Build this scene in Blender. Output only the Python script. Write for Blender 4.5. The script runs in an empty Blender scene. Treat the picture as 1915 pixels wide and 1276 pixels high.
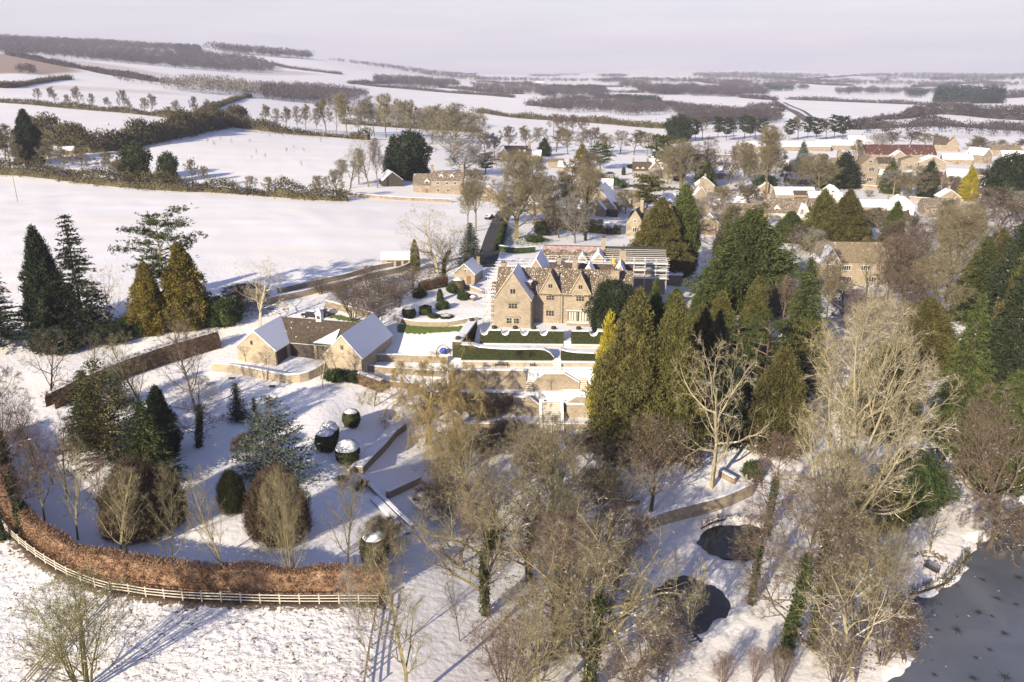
import bpy, math, random
import numpy as np
from mathutils import Vector, Matrix
R=math.radians
scene=bpy.context.scene
col=scene.collection
# ---------------- camera, sky, sun, exposure ----------------
CAMZ=45.0; PITCH=18.5; FPX=1490.0; CX=957.5; CY=638.0
cam=bpy.data.cameras.new('camera'); camo=bpy.data.objects.new('camera',cam); col.objects.link(camo)
camo.location=(0,0,CAMZ); camo.rotation_euler=(R(90-PITCH),0,0)
cam.sensor_width=36; cam.lens=36*FPX/1915.0; cam.clip_start=0.5; cam.clip_end=40000
scene.camera=camo
SUN_EL=21.0; SHX,SHY=math.sin(R(33)),math.cos(R(33))      # the way shadows fall
world=bpy.data.worlds.new('World'); scene.world=world; world.use_nodes=True
wn=world.node_tree; wn.nodes.clear()
def wnode(t,**k):
    n=wn.nodes.new(t)
    for a,b in k.items(): setattr(n,a,b)
    return n
sky=wnode('ShaderNodeTexSky',sky_type='NISHITA',sun_disc=False)
sky.sun_elevation=R(SUN_EL); sky.sun_rotation=math.atan2(-SHX,-SHY); sky.air_density=1.2; sky.dust_density=.6; sky.altitude=200
bg=wnode('ShaderNodeBackground'); bg.inputs[1].default_value=0.076
out=wnode('ShaderNodeOutputWorld')
tc=wnode('ShaderNodeTexCoord'); sep=wnode('ShaderNodeSeparateXYZ')
wn.links.new(tc.outputs['Generated'],sep.inputs[0])
mp=wnode('ShaderNodeMapping'); mp.inputs['Scale'].default_value=(2.2,2.2,26)
wn.links.new(tc.outputs['Generated'],mp.inputs[0])
nz=wnode('ShaderNodeTexNoise'); nz.inputs['Scale'].default_value=2.4; nz.inputs['Detail'].default_value=6; nz.inputs['Distortion'].default_value=0.5
wn.links.new(mp.outputs[0],nz.inputs['Vector'])
cr=wnode('ShaderNodeValToRGB'); cr.color_ramp.elements[0].position=0.3; cr.color_ramp.elements[0].color=(6.4,6.1,6.55,1)
cr.color_ramp.elements[1].position=0.75; cr.color_ramp.elements[1].color=(7.6,7.1,7.1,1)
wn.links.new(nz.outputs[0],cr.inputs[0])
mr=wnode('ShaderNodeMapRange'); mr.inputs[1].default_value=0.02; mr.inputs[2].default_value=0.26; mr.inputs[3].default_value=0.97; mr.inputs[4].default_value=0.06
wn.links.new(sep.outputs[2],mr.inputs[0])
tn=wnode('ShaderNodeMixRGB',blend_type='MULTIPLY'); tn.inputs[0].default_value=1; tn.inputs[2].default_value=(.84,.84,1.22,1); wn.links.new(sky.outputs[0],tn.inputs[1])
mx=wnode('ShaderNodeMixRGB'); wn.links.new(mr.outputs[0],mx.inputs[0]); wn.links.new(tn.outputs[0],mx.inputs[1]); wn.links.new(cr.outputs[0],mx.inputs[2])
wn.links.new(mx.outputs[0],bg.inputs[0]); wn.links.new(bg.outputs[0],out.inputs[0])
sl=bpy.data.lights.new('sun','SUN'); sl.energy=5.0; sl.angle=R(0.5); sl.color=(1.0,0.88,0.67)
so=bpy.data.objects.new('sun',sl); col.objects.link(so); so.location=(0,0,300)
ce=math.cos(R(SUN_EL))
so.rotation_euler=Vector((-SHX*ce,-SHY*ce,math.sin(R(SUN_EL)))).to_track_quat('Z','Y').to_euler()
scene.view_settings.view_transform='Standard'; scene.view_settings.look='None'; scene.view_settings.gamma=1
scene.view_settings.exposure=0.78
scene.render.engine='CYCLES'
scene.cycles.max_bounces=4; scene.cycles.diffuse_bounces=2; scene.cycles.glossy_bounces=2
scene.cycles.volume_bounces=0; scene.cycles.transparent_max_bounces=6

# ---------------- the lie of the land ----------------
CP,SP=math.cos(R(PITCH)),math.sin(R(PITCH))
def ray(px,py):
    a=(px-CX)/FPX; b=-(py-CY)/FPX
    return (a, CP+b*SP, -SP+b*CP)
SC=[-.95,-.64,-.4,-.25,-.15,-.05,.05,.15,.27,.42,.64,.95]
NEAR={12:[-8,-8,-8,-8,-8.5,-9.5,-10.5,-11.5,-12,-12.3,-12.5,-12.5],
60:[-8,-8,-8,-8,-8.5,-9.5,-10.5,-11.5,-12,-12.1,-12.3,-12.3],
75:[-6,-6.3,-7,-7.5,-8.5,-10,-11,-12,-12,-12,-12.2,-12.2],
90:[-5,-5.5,-6,-7,-9,-11,-11.5,-11.8,-11.8,-11.8,-11.8,-11.8],
105:[-4,-4.5,-5,-6,-9.5,-11.5,-11,-10,-10.5,-11,-11,-11],
118:[-3,-3.5,-4,-4.5,-8,-11,-11,-9,-9,-9,-9.5,-9.5],
127:[-2,-2.5,-3,-3.5,-4.8,-8.5,-8.5,-7,-7,-8,-8.5,-8.5],
136:[-1.5,-2,-2.3,-2.8,-3,-4,-4,-4,-6,-7,-8,-8],
146:[-.5,-.8,-1,-1.2,-.8,-.2,-.2,-2.5,-5,-6,-7,-7],
160:[.5,.5,.3,0,0,-.1,-.1,-1.5,-4,-5,-6,-6],
190:[1.5,1.5,1.2,1,.5,0,0,-2,-4,-5,-5,-5],
240:[2.5,2.5,2.2,2,1,0,-1,-3,-5,-5,-5,-5],
320:[3.5,3.2,3,2.5,1.5,0,-2,-4,-5,-5,-5,-5]}
FAR={450:[262,262,265,275,280,295,305,308,315,317,317,317],
700:[205,205,215,228,235,243,250,252,257,258,258,258],
1000:[150,152,180,205,213,218,222,222,225,226,226,226],
1500:[112,115,146,176,190,195,195,197,198,198,198,198],
2200:[82,90,120,146,165,172,170,172,178,180,180,178],
3000:[63,70,87,104,134,158,160,160,165,168,165,165],
4500:[80,85,98,114,130,147,153,150,155,158,152,152],
6000:[100,105,110,120,135,144,148,141,143,148,144,144],
8000:[118,122,124,130,138,142,143,131,133,138,139,138]}
rowsY=sorted(list(NEAR)+list(FAR)); tab=[]
for Y in rowsY:
    if Y in NEAR: tab.append(NEAR[Y])
    else:
        r=[]
        for py in FAR[Y]:
            d=ray(CX,py); r.append(CAMZ+d[2]/d[1]*Y)
        tab.append(r)
tab=np.array(tab,float); lY=np.log(np.array(rowsY,float))
NS,NY=401,700
gs=np.linspace(-1.1,1.1,NS); gl=np.linspace(math.log(12),math.log(9000),NY)
t1=np.array([np.interp(gs,SC,r) for r in tab])
T=np.array([np.interp(gl,lY,t1[:,j]) for j in range(NS)]).T
def smooth(A,k,ax):
    if k<1: return A
    w=np.hanning(2*k+3)[1:-1]; w/=w.sum()
    P=np.pad(A,[(k,k) if i==ax else (0,0) for i in range(2)],mode='edge')
    o=np.zeros_like(A)
    for i,wi in enumerate(w):
        sl_=[slice(None)]*2; sl_[ax]=slice(i,i+A.shape[ax]); o+=wi*P[tuple(sl_)]
    return o
T=smooth(smooth(T,6,1),4,0)
Tf=smooth(smooth(T,14,1),16,0)
bl=np.clip((gl-math.log(330))/0.4,0,1)[:,None]; T=T*(1-bl)+Tf*bl
# rolling ground far off
_r=np.random.RandomState(5)
def vnoise(x,y,seed=0):
    def h(i,j): 
        v=np.sin(i*127.1+j*311.7+seed*74.7)*43758.5453; return v-np.floor(v)
    i=np.floor(x); j=np.floor(y); fx=x-i; fy=y-j; fx=fx*fx*(3-2*fx); fy=fy*fy*(3-2*fy)
    return (h(i,j)*(1-fx)+h(i+1,j)*fx)*(1-fy)+(h(i,j+1)*(1-fx)+h(i+1,j+1)*fx)*fy
def HA(x,y):
    x=np.asarray(x,float); y=np.maximum(np.asarray(y,float),12.5)
    u=np.clip((x/y+1.1)/2.2*(NS-1),0,NS-1.001); v=np.clip((np.log(y)-gl[0])/(gl[-1]-gl[0])*(NY-1),0,NY-1.001)
    i=u.astype(int); j=v.astype(int); fu=u-i; fv=v-j
    z=(T[j,i]*(1-fu)+T[j,i+1]*fu)*(1-fv)+(T[j+1,i]*(1-fu)+T[j+1,i+1]*fu)*fv
    a=np.clip((y-1800)/1500,0,1)
    z=z+a*26*(vnoise(x/700,y/900,1)-.5)+np.clip((y-3500)/2500,0,1)*34*(vnoise(x/520+3,y/1100,7)-.5)+np.clip((y-500)/600,0,1)*5*(vnoise(x/220,y/300,2)-.5)
    return z+0.25*(vnoise(x/6,y/6,3)-.5)*np.clip(1.4-y/900,.2,1)
def H(x,y): return float(HA(np.array([x]),np.array([y]))[0])
def G(px,py):
    "the point of the ground seen at a place of the photograph"
    d=ray(px,py); ys=np.concatenate([np.arange(40,400,1.0),np.exp(np.linspace(math.log(400),math.log(8800),500))])
    t=ys/d[1]; x=d[0]*t; z=CAMZ+d[2]*t; g=HA(x,ys); k=np.argmax(z<g)
    if k==0: k=len(ys)-1; return (float(x[k]),float(ys[k]),float(g[k]))
    a,b=z[k-1]-g[k-1],g[k]-z[k]; f=a/(a+b+1e-9); Y=ys[k-1]+(ys[k]-ys[k-1])*f
    X=d[0]*Y/d[1]; return (float(X),float(Y),H(X,Y))
def PZ(px,py,z):
    d=ray(px,py); t=(z-CAMZ)/d[2]; return (d[0]*t,d[1]*t)
def topz(py,Y):
    d=ray(CX,py); return CAMZ+d[2]/d[1]*Y
def mpp(Y,z): return (Y*CP+(CAMZ-z)*SP)/FPX

# ---------------- mesh helpers ----------------
def mesh_np(name,V,Fs,smooth_=False):
    me=bpy.data.meshes.new(name); V=np.asarray(V,np.float32); Fs=[np.asarray(f,np.int32) for f in Fs if len(f)]
    me.vertices.add(len(V)); me.vertices.foreach_set('co',V.ravel())
    li=np.concatenate([f.ravel() for f in Fs]); tot=np.concatenate([np.full(len(f),f.shape[1],np.int32) for f in Fs])
    st=np.concatenate([[0],np.cumsum(tot)[:-1]]).astype(np.int32)
    me.loops.add(len(li)); me.loops.foreach_set('vertex_index',li)
    me.polygons.add(len(tot)); me.polygons.foreach_set('loop_start',st); me.polygons.foreach_set('loop_total',tot)
    me.polygons.foreach_set('use_smooth',np.full(len(tot),smooth_,bool))
    me.update(calc_edges=True); return me
class MB:
    def __init__(s): s.v=[]; s.f={3:[],4:[]}; s.n=0; s.g=[]
    def add(s,V,F):
        V=np.asarray(V,float).reshape(-1,3); F=np.asarray(F,int)
        s.v.append(V); s.f[F.shape[1]].append(F+s.n); s.n+=len(V)
    def box(s,x0,y0,z0,x1,y1,z1):
        V=[(x0,y0,z0),(x1,y0,z0),(x1,y1,z0),(x0,y1,z0),(x0,y0,z1),(x1,y0,z1),(x1,y1,z1),(x0,y1,z1)]
        s.add(V,[(0,3,2,1),(4,5,6,7),(0,1,5,4),(1,2,6,5),(2,3,7,6),(3,0,4,7)])
    def prism(s,bot,top):
        n=len(bot); V=list(bot)+list(top); s.add(V,[(i,(i+1)%n,n+(i+1)%n,n+i) for i in range(n)])
        k=s.n-2*n; s.f[3].append(np.array([(k+n,k+n+i,k+n+i+1) for i in range(1,n-1)]+[(k,k+i+1,k+i) for i in range(1,n-1)]))
    def bar(s,p,q,r,r2=None,n=4):
        p=Vector(p); q=Vector(q); d=(q-p)
        if d.length<1e-6: return
        a=d.orthogonal().normalized(); b=d.normalized().cross(a); r2=r if r2 is None else r2
        V=[]
        for c,rr in ((p,r),(q,r2)):
            for k in range(n):
                t=2*math.pi*k/n+.4; V.append(tuple(c+a*math.cos(t)*rr+b*math.sin(t)*rr))
        s.add(V,[(k,(k+1)%n,n+(k+1)%n,n+k) for k in range(n)])
        if n>3: s.f[3].append(np.array([(s.n-2*n,s.n-2*n+k+1,s.n-2*n+k) for k in range(1,n-1)]+[(s.n-n,s.n-n+k,s.n-n+k+1) for k in range(1,n-1)]))
    def lathe(s,prof,n=14,c=(0,0,0),sx=1,sy=1):
        V=[]
        for r,z in prof:
            for k in range(n):
                t=2*math.pi*k/n; V.append((c[0]+math.cos(t)*r*sx,c[1]+math.sin(t)*r*sy,c[2]+z))
        F=[(i*n+k,i*n+(k+1)%n,(i+1)*n+(k+1)%n,(i+1)*n+k) for i in range(len(prof)-1) for k in range(n)]
        s.add(V,F)
    def mesh(s,name,sm=False):
        return mesh_np(name,np.concatenate(s.v),[np.concatenate(a) for a in s.f.values() if a],sm)
    def build(s,name,m,parent=None,sm=False): return obj(name,s.mesh(name,sm),m,parent)
def obj(name,me,m,parent=None):
    o=bpy.data.objects.new(name,me); col.objects.link(o)
    if m is not None and not me.materials: me.materials.append(m)
    if m is not None and me.materials[0]!=m:
        o.material_slots[0].link='OBJECT'; o.material_slots[0].material=m
    if parent: o.parent=parent
    return o
def tag(o,label=None,cat=None,group=None,kind=None):
    if label: o['label']=label
    if cat: o['category']=cat
    if group: o['group']=group
    if kind: o['kind']=kind
    return o
def empty(name,loc=(0,0,0),rz=0,sc=None,label=None,cat=None,group=None):
    o=bpy.data.objects.new(name,None); col.objects.link(o); o.location=loc; o.rotation_euler=(0,0,rz); o.empty_display_size=.2
    if sc: o.scale=sc
    return tag(o,label,cat,group)

# ---------------- materials ----------------
class NT:
    def __init__(s,name,rough=.85):
        s.m=bpy.data.materials.new(name); s.m.use_nodes=True; s.t=s.m.node_tree; s.t.nodes.clear()
        s.o=s.n('ShaderNodeOutputMaterial'); s.b=s.n('ShaderNodeBsdfPrincipled'); s.l(s.b.outputs[0],s.o.inputs[0])
        s.b.inputs['Roughness'].default_value=rough; s.b.inputs['Specular IOR Level'].default_value=.2
        s.tc=s.n('ShaderNodeTexCoord'); s.geo=s.n('ShaderNodeNewGeometry')
    def n(s,t,**k):
        x=s.t.nodes.new(t)
        for a,b in k.items(): setattr(x,a,b)
        return x
    def l(s,a,b): s.t.links.new(a,b)
    def noise(s,sc,det=4,vec=None,scale3=None,dist=0):
        x=s.n('ShaderNodeTexNoise'); x.inputs['Scale'].default_value=sc; x.inputs['Detail'].default_value=det; x.inputs['Distortion'].default_value=dist
        v=vec or s.tc.outputs['Object']
        if scale3:
            mp=s.n('ShaderNodeMapping'); mp.inputs['Scale'].default_value=scale3; s.l(v,mp.inputs[0]); v=mp.outputs[0]
        s.l(v,x.inputs['Vector']); return x.outputs[0]
    def step(s,v,a,b,c=0,d=1):
        x=s.n('ShaderNodeMapRange'); s.l(v,x.inputs[0])
        for i,q in enumerate((a,b,c,d)): x.inputs[i+1].default_value=q
        return x.outputs[0]
    def math(s,op,a,b=None):
        x=s.n('ShaderNodeMath',operation=op)
        for i,q in enumerate((a,b)):
            if q is None: continue
            if isinstance(q,(int,float)): x.inputs[i].default_value=q
            else: s.l(q,x.inputs[i])
        return x.outputs[0]
    def mix(s,f,a,b,mode='MIX'):
        x=s.n('ShaderNodeMixRGB',blend_type=mode)
        for i,q in enumerate((f,a,b)):
            if isinstance(q,(int,float)): x.inputs[i].default_value=q
            elif isinstance(q,tuple): x.inputs[i].default_value=(*q,1)
            else: s.l(q,x.inputs[i])
        return x.outputs[0]
    def color(s,c):
        if isinstance(c,tuple): s.b.inputs['Base Color'].default_value=(*c,1)
        else: s.l(c,s.b.inputs['Base Color'])
    def bump(s,h,st=.4,dist=.1):
        x=s.n('ShaderNodeBump'); x.inputs['Strength'].default_value=st; x.inputs['Distance'].default_value=dist
        s.l(h,x.inputs['Height']); s.l(x.outputs[0],s.b.inputs['Normal'])
SNOW=(.84,.835,.86)
def m_plain(name,a,b,sc=2,rough=.85,snow=0,bump=0,rnd=.0):
    k=NT(name,rough); n=k.step(k.noise(sc),.3,.7); c=k.mix(n,a,b)
    if rnd:
        oi=k.n('ShaderNodeObjectInfo'); hs=k.n('ShaderNodeHueSaturation'); k.l(k.step(oi.outputs['Random'],0,1,1-rnd,1+rnd),hs.inputs['Value']); k.l(c,hs.inputs['Color']); c=hs.outputs[0]
    if snow:
        sp=k.n('ShaderNodeSeparateXYZ'); k.l(k.geo.outputs['Normal'],sp.inputs[0])
        f=k.math('MULTIPLY',k.step(sp.outputs[2],.55,.8),k.step(k.noise(sc*.9,3),1-snow,1.05-snow)); c=k.mix(f,c,SNOW)
    k.color(c)
    if bump: k.bump(k.noise(sc*6,6),bump,.05)
    return k.m
M={}
def bark(name,a,b,snow=.42): M[name]=m_plain(name,a,b,3,.9,snow,0,.18)
bark('bark_olive',(.125,.105,.055),(.215,.185,.10)); bark('bark_pale',(.25,.21,.13),(.40,.345,.225),.46)
bark('bark_brown',(.08,.058,.04),(.16,.12,.085)); bark('bark_red',(.12,.082,.062),(.20,.145,.11),.38)
bark('bark_grey',(.16,.14,.12),(.27,.245,.21)); bark('willow',(.19,.14,.06),(.31,.24,.115),.35)
def fol(name,a,b,snow=.3,sc=.9): M[name]=m_plain(name,a,b,sc,.75,snow,0,.15)
fol('dark_green',(.015,.023,.011),(.038,.05,.022)); fol('green',(.028,.040,.013),(.095,.112,.03),.27)
fol('olive',(.042,.042,.014),(.145,.135,.038),.2); fol('brown_green',(.045,.042,.014),(.13,.115,.035),.28)
fol('gold',(.24,.19,.02),(.46,.39,.05),.15); fol('old_gold',(.10,.08,.018),(.23,.18,.035),.15)
fol('blue_green',(.04,.058,.045),(.11,.14,.11),.24); fol('laurel',(.025,.042,.012),(.06,.085,.025),.3); fol('dome_brown',(.05,.035,.022),(.12,.085,.055),.2)
fol('yew',(.022,.027,.01),(.05,.055,.02),.2,3); fol('beech',(.13,.075,.045),(.34,.215,.135),.15,.9)
fol('hedge_brown',(.10,.06,.035),(.17,.11,.07),.3,1.5); fol('scrub',(.05,.042,.022),(.13,.11,.055),.25,.12)
bark('bark_lichen',(.15,.135,.055),(.27,.245,.11),.4); bark('twig_olive',(.115,.095,.052),(.225,.19,.11),.4); bark('twig_red',(.105,.065,.052),(.19,.13,.105),.38)
fol('far_wood',(.045,.038,.042),(.105,.088,.088),.25,.03); fol('far_conifer',(.022,.036,.032),(.045,.06,.045),.3,.05)
fol('ivy',(.025,.037,.012),(.06,.075,.025),.15)
def m_stone(name,a,b,mort,sc=1.0,bw=.5,bh=.2,weather=.5):
    k=NT(name,.9); sp=k.n('ShaderNodeSeparateXYZ'); k.l(k.tc.outputs['Object'],sp.inputs[0])
    cb=k.n('ShaderNodeCombineXYZ'); k.l(k.math('ADD',sp.outputs[0],sp.outputs[1]),cb.inputs[0]); k.l(sp.outputs[2],cb.inputs[1])
    br=k.n('ShaderNodeTexBrick'); k.l(cb.outputs[0],br.inputs['Vector']); br.inputs['Scale'].default_value=sc
    br.inputs['Brick Width'].default_value=bw; br.inputs['Row Height'].default_value=bh; br.inputs['Mortar Size'].default_value=.012
    br.inputs['Color1'].default_value=(*a,1); br.inputs['Color2'].default_value=(*b,1); br.inputs['Mortar'].default_value=(*mort,1); br.inputs['Bias'].default_value=0
    c=k.mix(k.step(k.noise(.5,6),.4,.7,0,weather),br.outputs[0],tuple(x*.55 for x in a))
    c=k.mix(k.step(k.noise(5,3),.3,.7,0,.35),c,b)
    k.color(c); k.bump(br.outputs['Fac'],.5,-.03); return k.m
M['stone']=m_stone('stone',(.29,.235,.17),(.43,.355,.265),(.21,.165,.12))
M['stone_light']=m_stone('stone_light',(.37,.30,.21),(.52,.43,.31),(.29,.23,.16),1,.6,.24,.45)
M['stone_grey']=m_stone('stone_grey',(.24,.19,.14),(.36,.29,.21),(.17,.13,.1),1,.45,.16,.6)
M['stone_far']=m_plain('stone_far',(.21,.17,.125),(.34,.28,.21),.7,.9)
def m_roof(name,a,b,snow,ssc=1.6,edge=.04):
    k=NT(name,.85); br=k.n('ShaderNodeTexBrick'); sp=k.n('ShaderNodeSeparateXYZ'); k.l(k.tc.outputs['Object'],sp.inputs[0])
    cb=k.n('ShaderNodeCombineXYZ'); k.l(k.math('ADD',sp.outputs[0],sp.outputs[1]),cb.inputs[0]); k.l(k.math('MULTIPLY',sp.outputs[2],1.3),cb.inputs[1])
    k.l(cb.outputs[0],br.inputs['Vector']); br.inputs['Scale'].default_value=1; br.inputs['Brick Width'].default_value=.35; br.inputs['Row Height'].default_value=.22
    br.inputs['Color1'].default_value=(*a,1); br.inputs['Color2'].default_value=(*b,1); br.inputs['Mortar'].default_value=(*[x*.4 for x in a],1); br.inputs['Mortar Size'].default_value=.02
    n=k.noise(ssc,5); f=k.step(n,1-snow-edge,1-snow+edge)
    c=k.mix(f,br.outputs[0],SNOW); k.color(c); k.bump(k.mix(f,br.outputs['Fac'],(0.,0.,0.)),.4,-.03); return k.m
M['roof_snow']=m_roof('roof_snow',(.10,.085,.075),(.16,.14,.12),.74)
M['roof_speckled']=m_roof('roof_speckled',(.125,.09,.055),(.20,.15,.095),.375,4.2,.045)
M['roof_dark']=m_roof('roof_dark',(.075,.058,.042),(.13,.10,.075),.3,1.5)
M['roof_tan']=m_roof('roof_tan',(.2,.155,.10),(.3,.24,.16),.30,1.5)
M['roof_red']=m_roof('roof_red',(.10,.042,.034),(.15,.07,.055),.33,1.0)
M['white']=m_plain('white_paint',(.72,.71,.68),(.8,.79,.76),3,.6)
M['render']=m_plain('pale_render',(.45,.41,.35),(.56,.52,.45),1,.8)
M['snow']=m_plain('snow_cap',(.74,.74,.77),(.84,.835,.85),1,.7,0,.5)
M['glass']=m_plain('window_glass',(.02,.022,.028),(.05,.05,.06),3,.12)
M['timber']=m_plain('pale_timber',(.40,.36,.29),(.58,.53,.44),5,.8,.35)
M['wood_dark']=m_plain('dark_timber',(.05,.04,.035),(.085,.07,.06),4,.8)
M['wood_brown']=m_plain('brown_timber',(.16,.09,.05),(.25,.15,.09),4,.8)
M['metal']=m_plain('galvanised_tube',(.45,.44,.43),(.6,.58,.56),4,.5,.55)
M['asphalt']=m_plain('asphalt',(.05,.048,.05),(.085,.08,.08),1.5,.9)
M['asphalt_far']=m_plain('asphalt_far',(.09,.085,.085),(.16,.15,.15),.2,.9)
M['red_sheet']=m_plain('red_membrane',(.24,.15,.13),(.46,.36,.34),1.5,.6)
M['black']=m_plain('black_felt',(.03,.03,.032),(.05,.05,.05),2,.7)
M['car_dark']=m_plain('dark_car_paint',(.02,.022,.03),(.03,.03,.04),2,.3,.5)
M['blue']=m_plain('blue_paint',(.03,.06,.35),(.05,.1,.45),3,.5,.4)
M['yellow']=m_plain('yellow_plastic',(.55,.36,.03),(.6,.42,.06),3,.5,.3)
M['rubber']=m_plain('rubber',(.02,.02,.02),(.03,.03,.03),3,.8)
def m_ground():
    k=NT('snow_ground',.75); at=k.n('ShaderNodeAttribute',attribute_name='cover'); sp=k.n('ShaderNodeSeparateColor'); k.l(at.outputs['Color'],sp.inputs[0])
    obn=k.tc.outputs['Object']
    n1=k.noise(1.6,8,dist=.6); n2=k.noise(.35,6); n3=k.noise(.02,6); n4=k.noise(4.5,6)
    snow=k.mix(k.step(n3,.35,.65),(.87,.845,.835),(.80,.79,.80))
    pl=k.noise(.05,4,scale3=(.25,2.2,1)); snow=k.mix(k.step(pl,.42,.7,0,.5),snow,(.78,.70,.62))
    grass=k.mix(k.step(n4,.3,.7),(.055,.085,.02),(.15,.19,.05)); litter=k.mix(k.step(n4,.3,.7),(.13,.095,.06),(.30,.24,.17)); soil=k.mix(k.step(n2,.3,.7),(.33,.23,.16),(.42,.31,.23))
    nn=k.math('ADD',k.math('MULTIPLY',n1,.65),k.math('MULTIPLY',n4,.35))
    def msk(ch): return k.step(k.math('SUBTRACT',k.step(ch,0,1,.27,.75),nn),-.015,.03)
    c=k.mix(msk(sp.outputs[0]),snow,grass); litter=k.mix(k.step(sp.outputs[1],.6,.9),litter,(.05,.032,.024)); c=k.mix(msk(sp.outputs[1]),c,litter); c=k.mix(k.math('MULTIPLY',sp.outputs[2],k.step(n2,.3,.45,.75,1)),c,soil)
    k.color(c)
    # trodden snow: small hummocks, stronger where the ground is rough
    h=k.math('ADD',k.math('MULTIPLY',k.noise(1.3,5),1.0),k.math('MULTIPLY',k.noise(.25,3),1.2))
    bp=k.n('ShaderNodeBump'); bp.inputs['Distance'].default_value=.55; k.l(h,bp.inputs['Height'])
    k.l(k.step(at.outputs['Alpha'],0,1,.06,.75),bp.inputs['Strength']); k.l(bp.outputs[0],k.b.inputs['Normal'])
    return k.m
M['ground']=m_ground()
def m_ice():
    k=NT('dark_ice',.22); k.b.inputs['Specular IOR Level'].default_value=.5
    n=k.noise(.08,5,dist=1); c=k.mix(k.step(n,.3,.7),(.075,.085,.105),(.14,.15,.175)); f=k.step(k.noise(1.1,2),.73,.75)
    k.color(k.mix(f,c,(.5,.5,.52))); k.bump(k.noise(2,4),.1,.02); return k.m
M['ice']=m_ice()
k=NT('dark_pond',.12); k.b.inputs['Specular IOR Level'].default_value=.35; k.color(k.mix(k.step(k.noise(.3,5),.3,.7),(.03,.032,.034),(.06,.06,.06))); k.bump(k.noise(1,3),.05,.02); M['pond']=k.m
# ---------------- ground sheet ----------------
def poly_px(pts): return [G(*p)[:2] for p in pts]
def inside(x,y,P):
    r=np.zeros(x.shape,bool); n=len(P)
    for i in range(n):
        (x1,y1),(x2,y2)=P[i],P[(i+1)%n]
        if y1==y2: continue
        c=((y1>y)!=(y2>y))&(x<(x2-x1)*(y-y1)/(y2-y1)+x1); r^=c
    return r
def segdist(x,y,P,closed=True):
    d=np.full(x.shape,1e9); n=len(P)
    for i in range(n if closed else n-1):
        (x1,y1),(x2,y2)=P[i],P[(i+1)%n]; L=(x2-x1)**2+(y2-y1)**2+1e-9
        t=np.clip(((x-x1)*(x2-x1)+(y-y1)*(y2-y1))/L,0,1); d=np.minimum(d,np.hypot(x-x1-t*(x2-x1),y-y1-t*(y2-y1)))
    return d
def curve(P,n=8):
    "closed smooth outline through the points"
    P=np.array(P,float); N=len(P); o=[]
    for i in range(N):
        a,b,c,d=P[i-1],P[i],P[(i+1)%N],P[(i+2)%N]
        for t in np.linspace(0,1,n,endpoint=False):
            o.append(tuple(.5*((2*b)+(-a+c)*t+(2*a-5*b+4*c-d)*t*t+(-a+3*b-3*c+d)*t**3)))
    return o
def opencurve(P,step=1.0):
    P=[np.array(p,float) for p in P]; P=[2*P[0]-P[1]]+P+[2*P[-1]-P[-2]]; o=[]
    for i in range(1,len(P)-2):
        a,b,c,d=P[i-1:i+3]; n=max(1,int(np.linalg.norm((c-b)[:2])/step))
        for t in np.linspace(0,1,n,endpoint=False): o.append(tuple(.5*((2*b)+(-a+c)*t+(2*a-5*b+4*c-d)*t*t+(-a+3*b-3*c+d)*t**3)))
    o.append(tuple(P[-2])); return o
LAKEZ,PONDZ1,PONDZ2=-12.55,-12.25,-12.05
lake=curve([PZ(*p,LAKEZ) for p in [(1806,1045),(1790,1066),(1776,1090),(1736,1112),(1693,1118),(1672,1170),(1690,1240),(1640,1330),(1900,1500),(2500,1450),(2500,950),(2200,930),(1960,935),(1880,962),(1850,1000),(1812,1022)]])
pond1=curve([PZ(*p,PONDZ1) for p in [(1215,1115),(1245,1080),(1290,1073),(1330,1090),(1360,1117),(1365,1140),(1350,1166),(1325,1184),(1293,1190),(1250,1180),(1222,1150)]])
pond2=curve([PZ(*p,PONDZ2) for p in [(1301,1016),(1312,996),(1340,984),(1385,978),(1425,986),(1440,1012),(1430,1040),(1395,1049),(1345,1042),(1315,1030)]])
covers=[]  # (outline, channel, strength, soft edge in metres)
def paint(pts,ch,st,soft=1.5,pxs=True): covers.append((poly_px(pts) if pxs else pts,ch,st,soft))
paint([(742,606),(800,610),(860,610),(890,606),(886,618),(830,622),(780,626),(742,622)],0,.9,.6)      # green bank
paint([(614,583),(640,590),(690,600),(678,608),(640,600),(612,594)],0,.8,.6)
paint([(-50,985),(12,1014),(50,1050),(104,1084),(200,1118),(350,1137),(530,1141),(722,1141),(722,1104),(530,1100),(350,1094),(204,1078),(110,1038),(60,1000),(10,940),(-40,915)],1,.97,1.2)
paint([(-300,95),(-30,99),(50,106),(130,122),(150,134),(90,140),(20,137),(-30,140),(-300,136)],2,1,14)
paint([(90,106),(200,120),(320,140),(300,144),(180,132),(100,118)],2,.45,20)
paint([(60,158),(200,164),(330,172),(330,178),(200,172),(60,166)],2,.3,16)                        # bare field far left
paint([(620,150),(760,158),(900,166),(900,170),(760,164),(620,155)],1,.3,10)
paint([(1300,240),(1480,236),(1480,246),(1300,250)],1,.4,8)
paint([(470,128),(560,134),(600,140),(470,140)],2,.5,20)
paint([(1500,250),(1900,250),(1900,262),(1500,262)],1,.4,30)
paint([(780,860),(1100,850),(1300,900),(1180,960),(1270,1060),(1230,1200),(1330,1300),(860,1300),(900,1130),(770,1020)],1,.36,7)
paint([(1110,560),(1130,850),(1300,860),(1420,880),(1560,800),(1700,780),(1915,700),(2100,500),(1720,560),(1720,440),(1300,430),(1290,640)],1,.40,9)
paint([(1900,300),(1300,330),(900,330),(900,380),(1000,430),(1300,440),(1720,430),(1950,420)],1,.36,6)
paint([(640,520),(740,505),(840,490),(850,530),(760,560),(740,600),(640,575)],1,.5,2)
paint([(540,548),(560,590),(480,600),(330,600),(0,660),(0,610),(300,570),(430,560)],1,.42,2)
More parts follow.
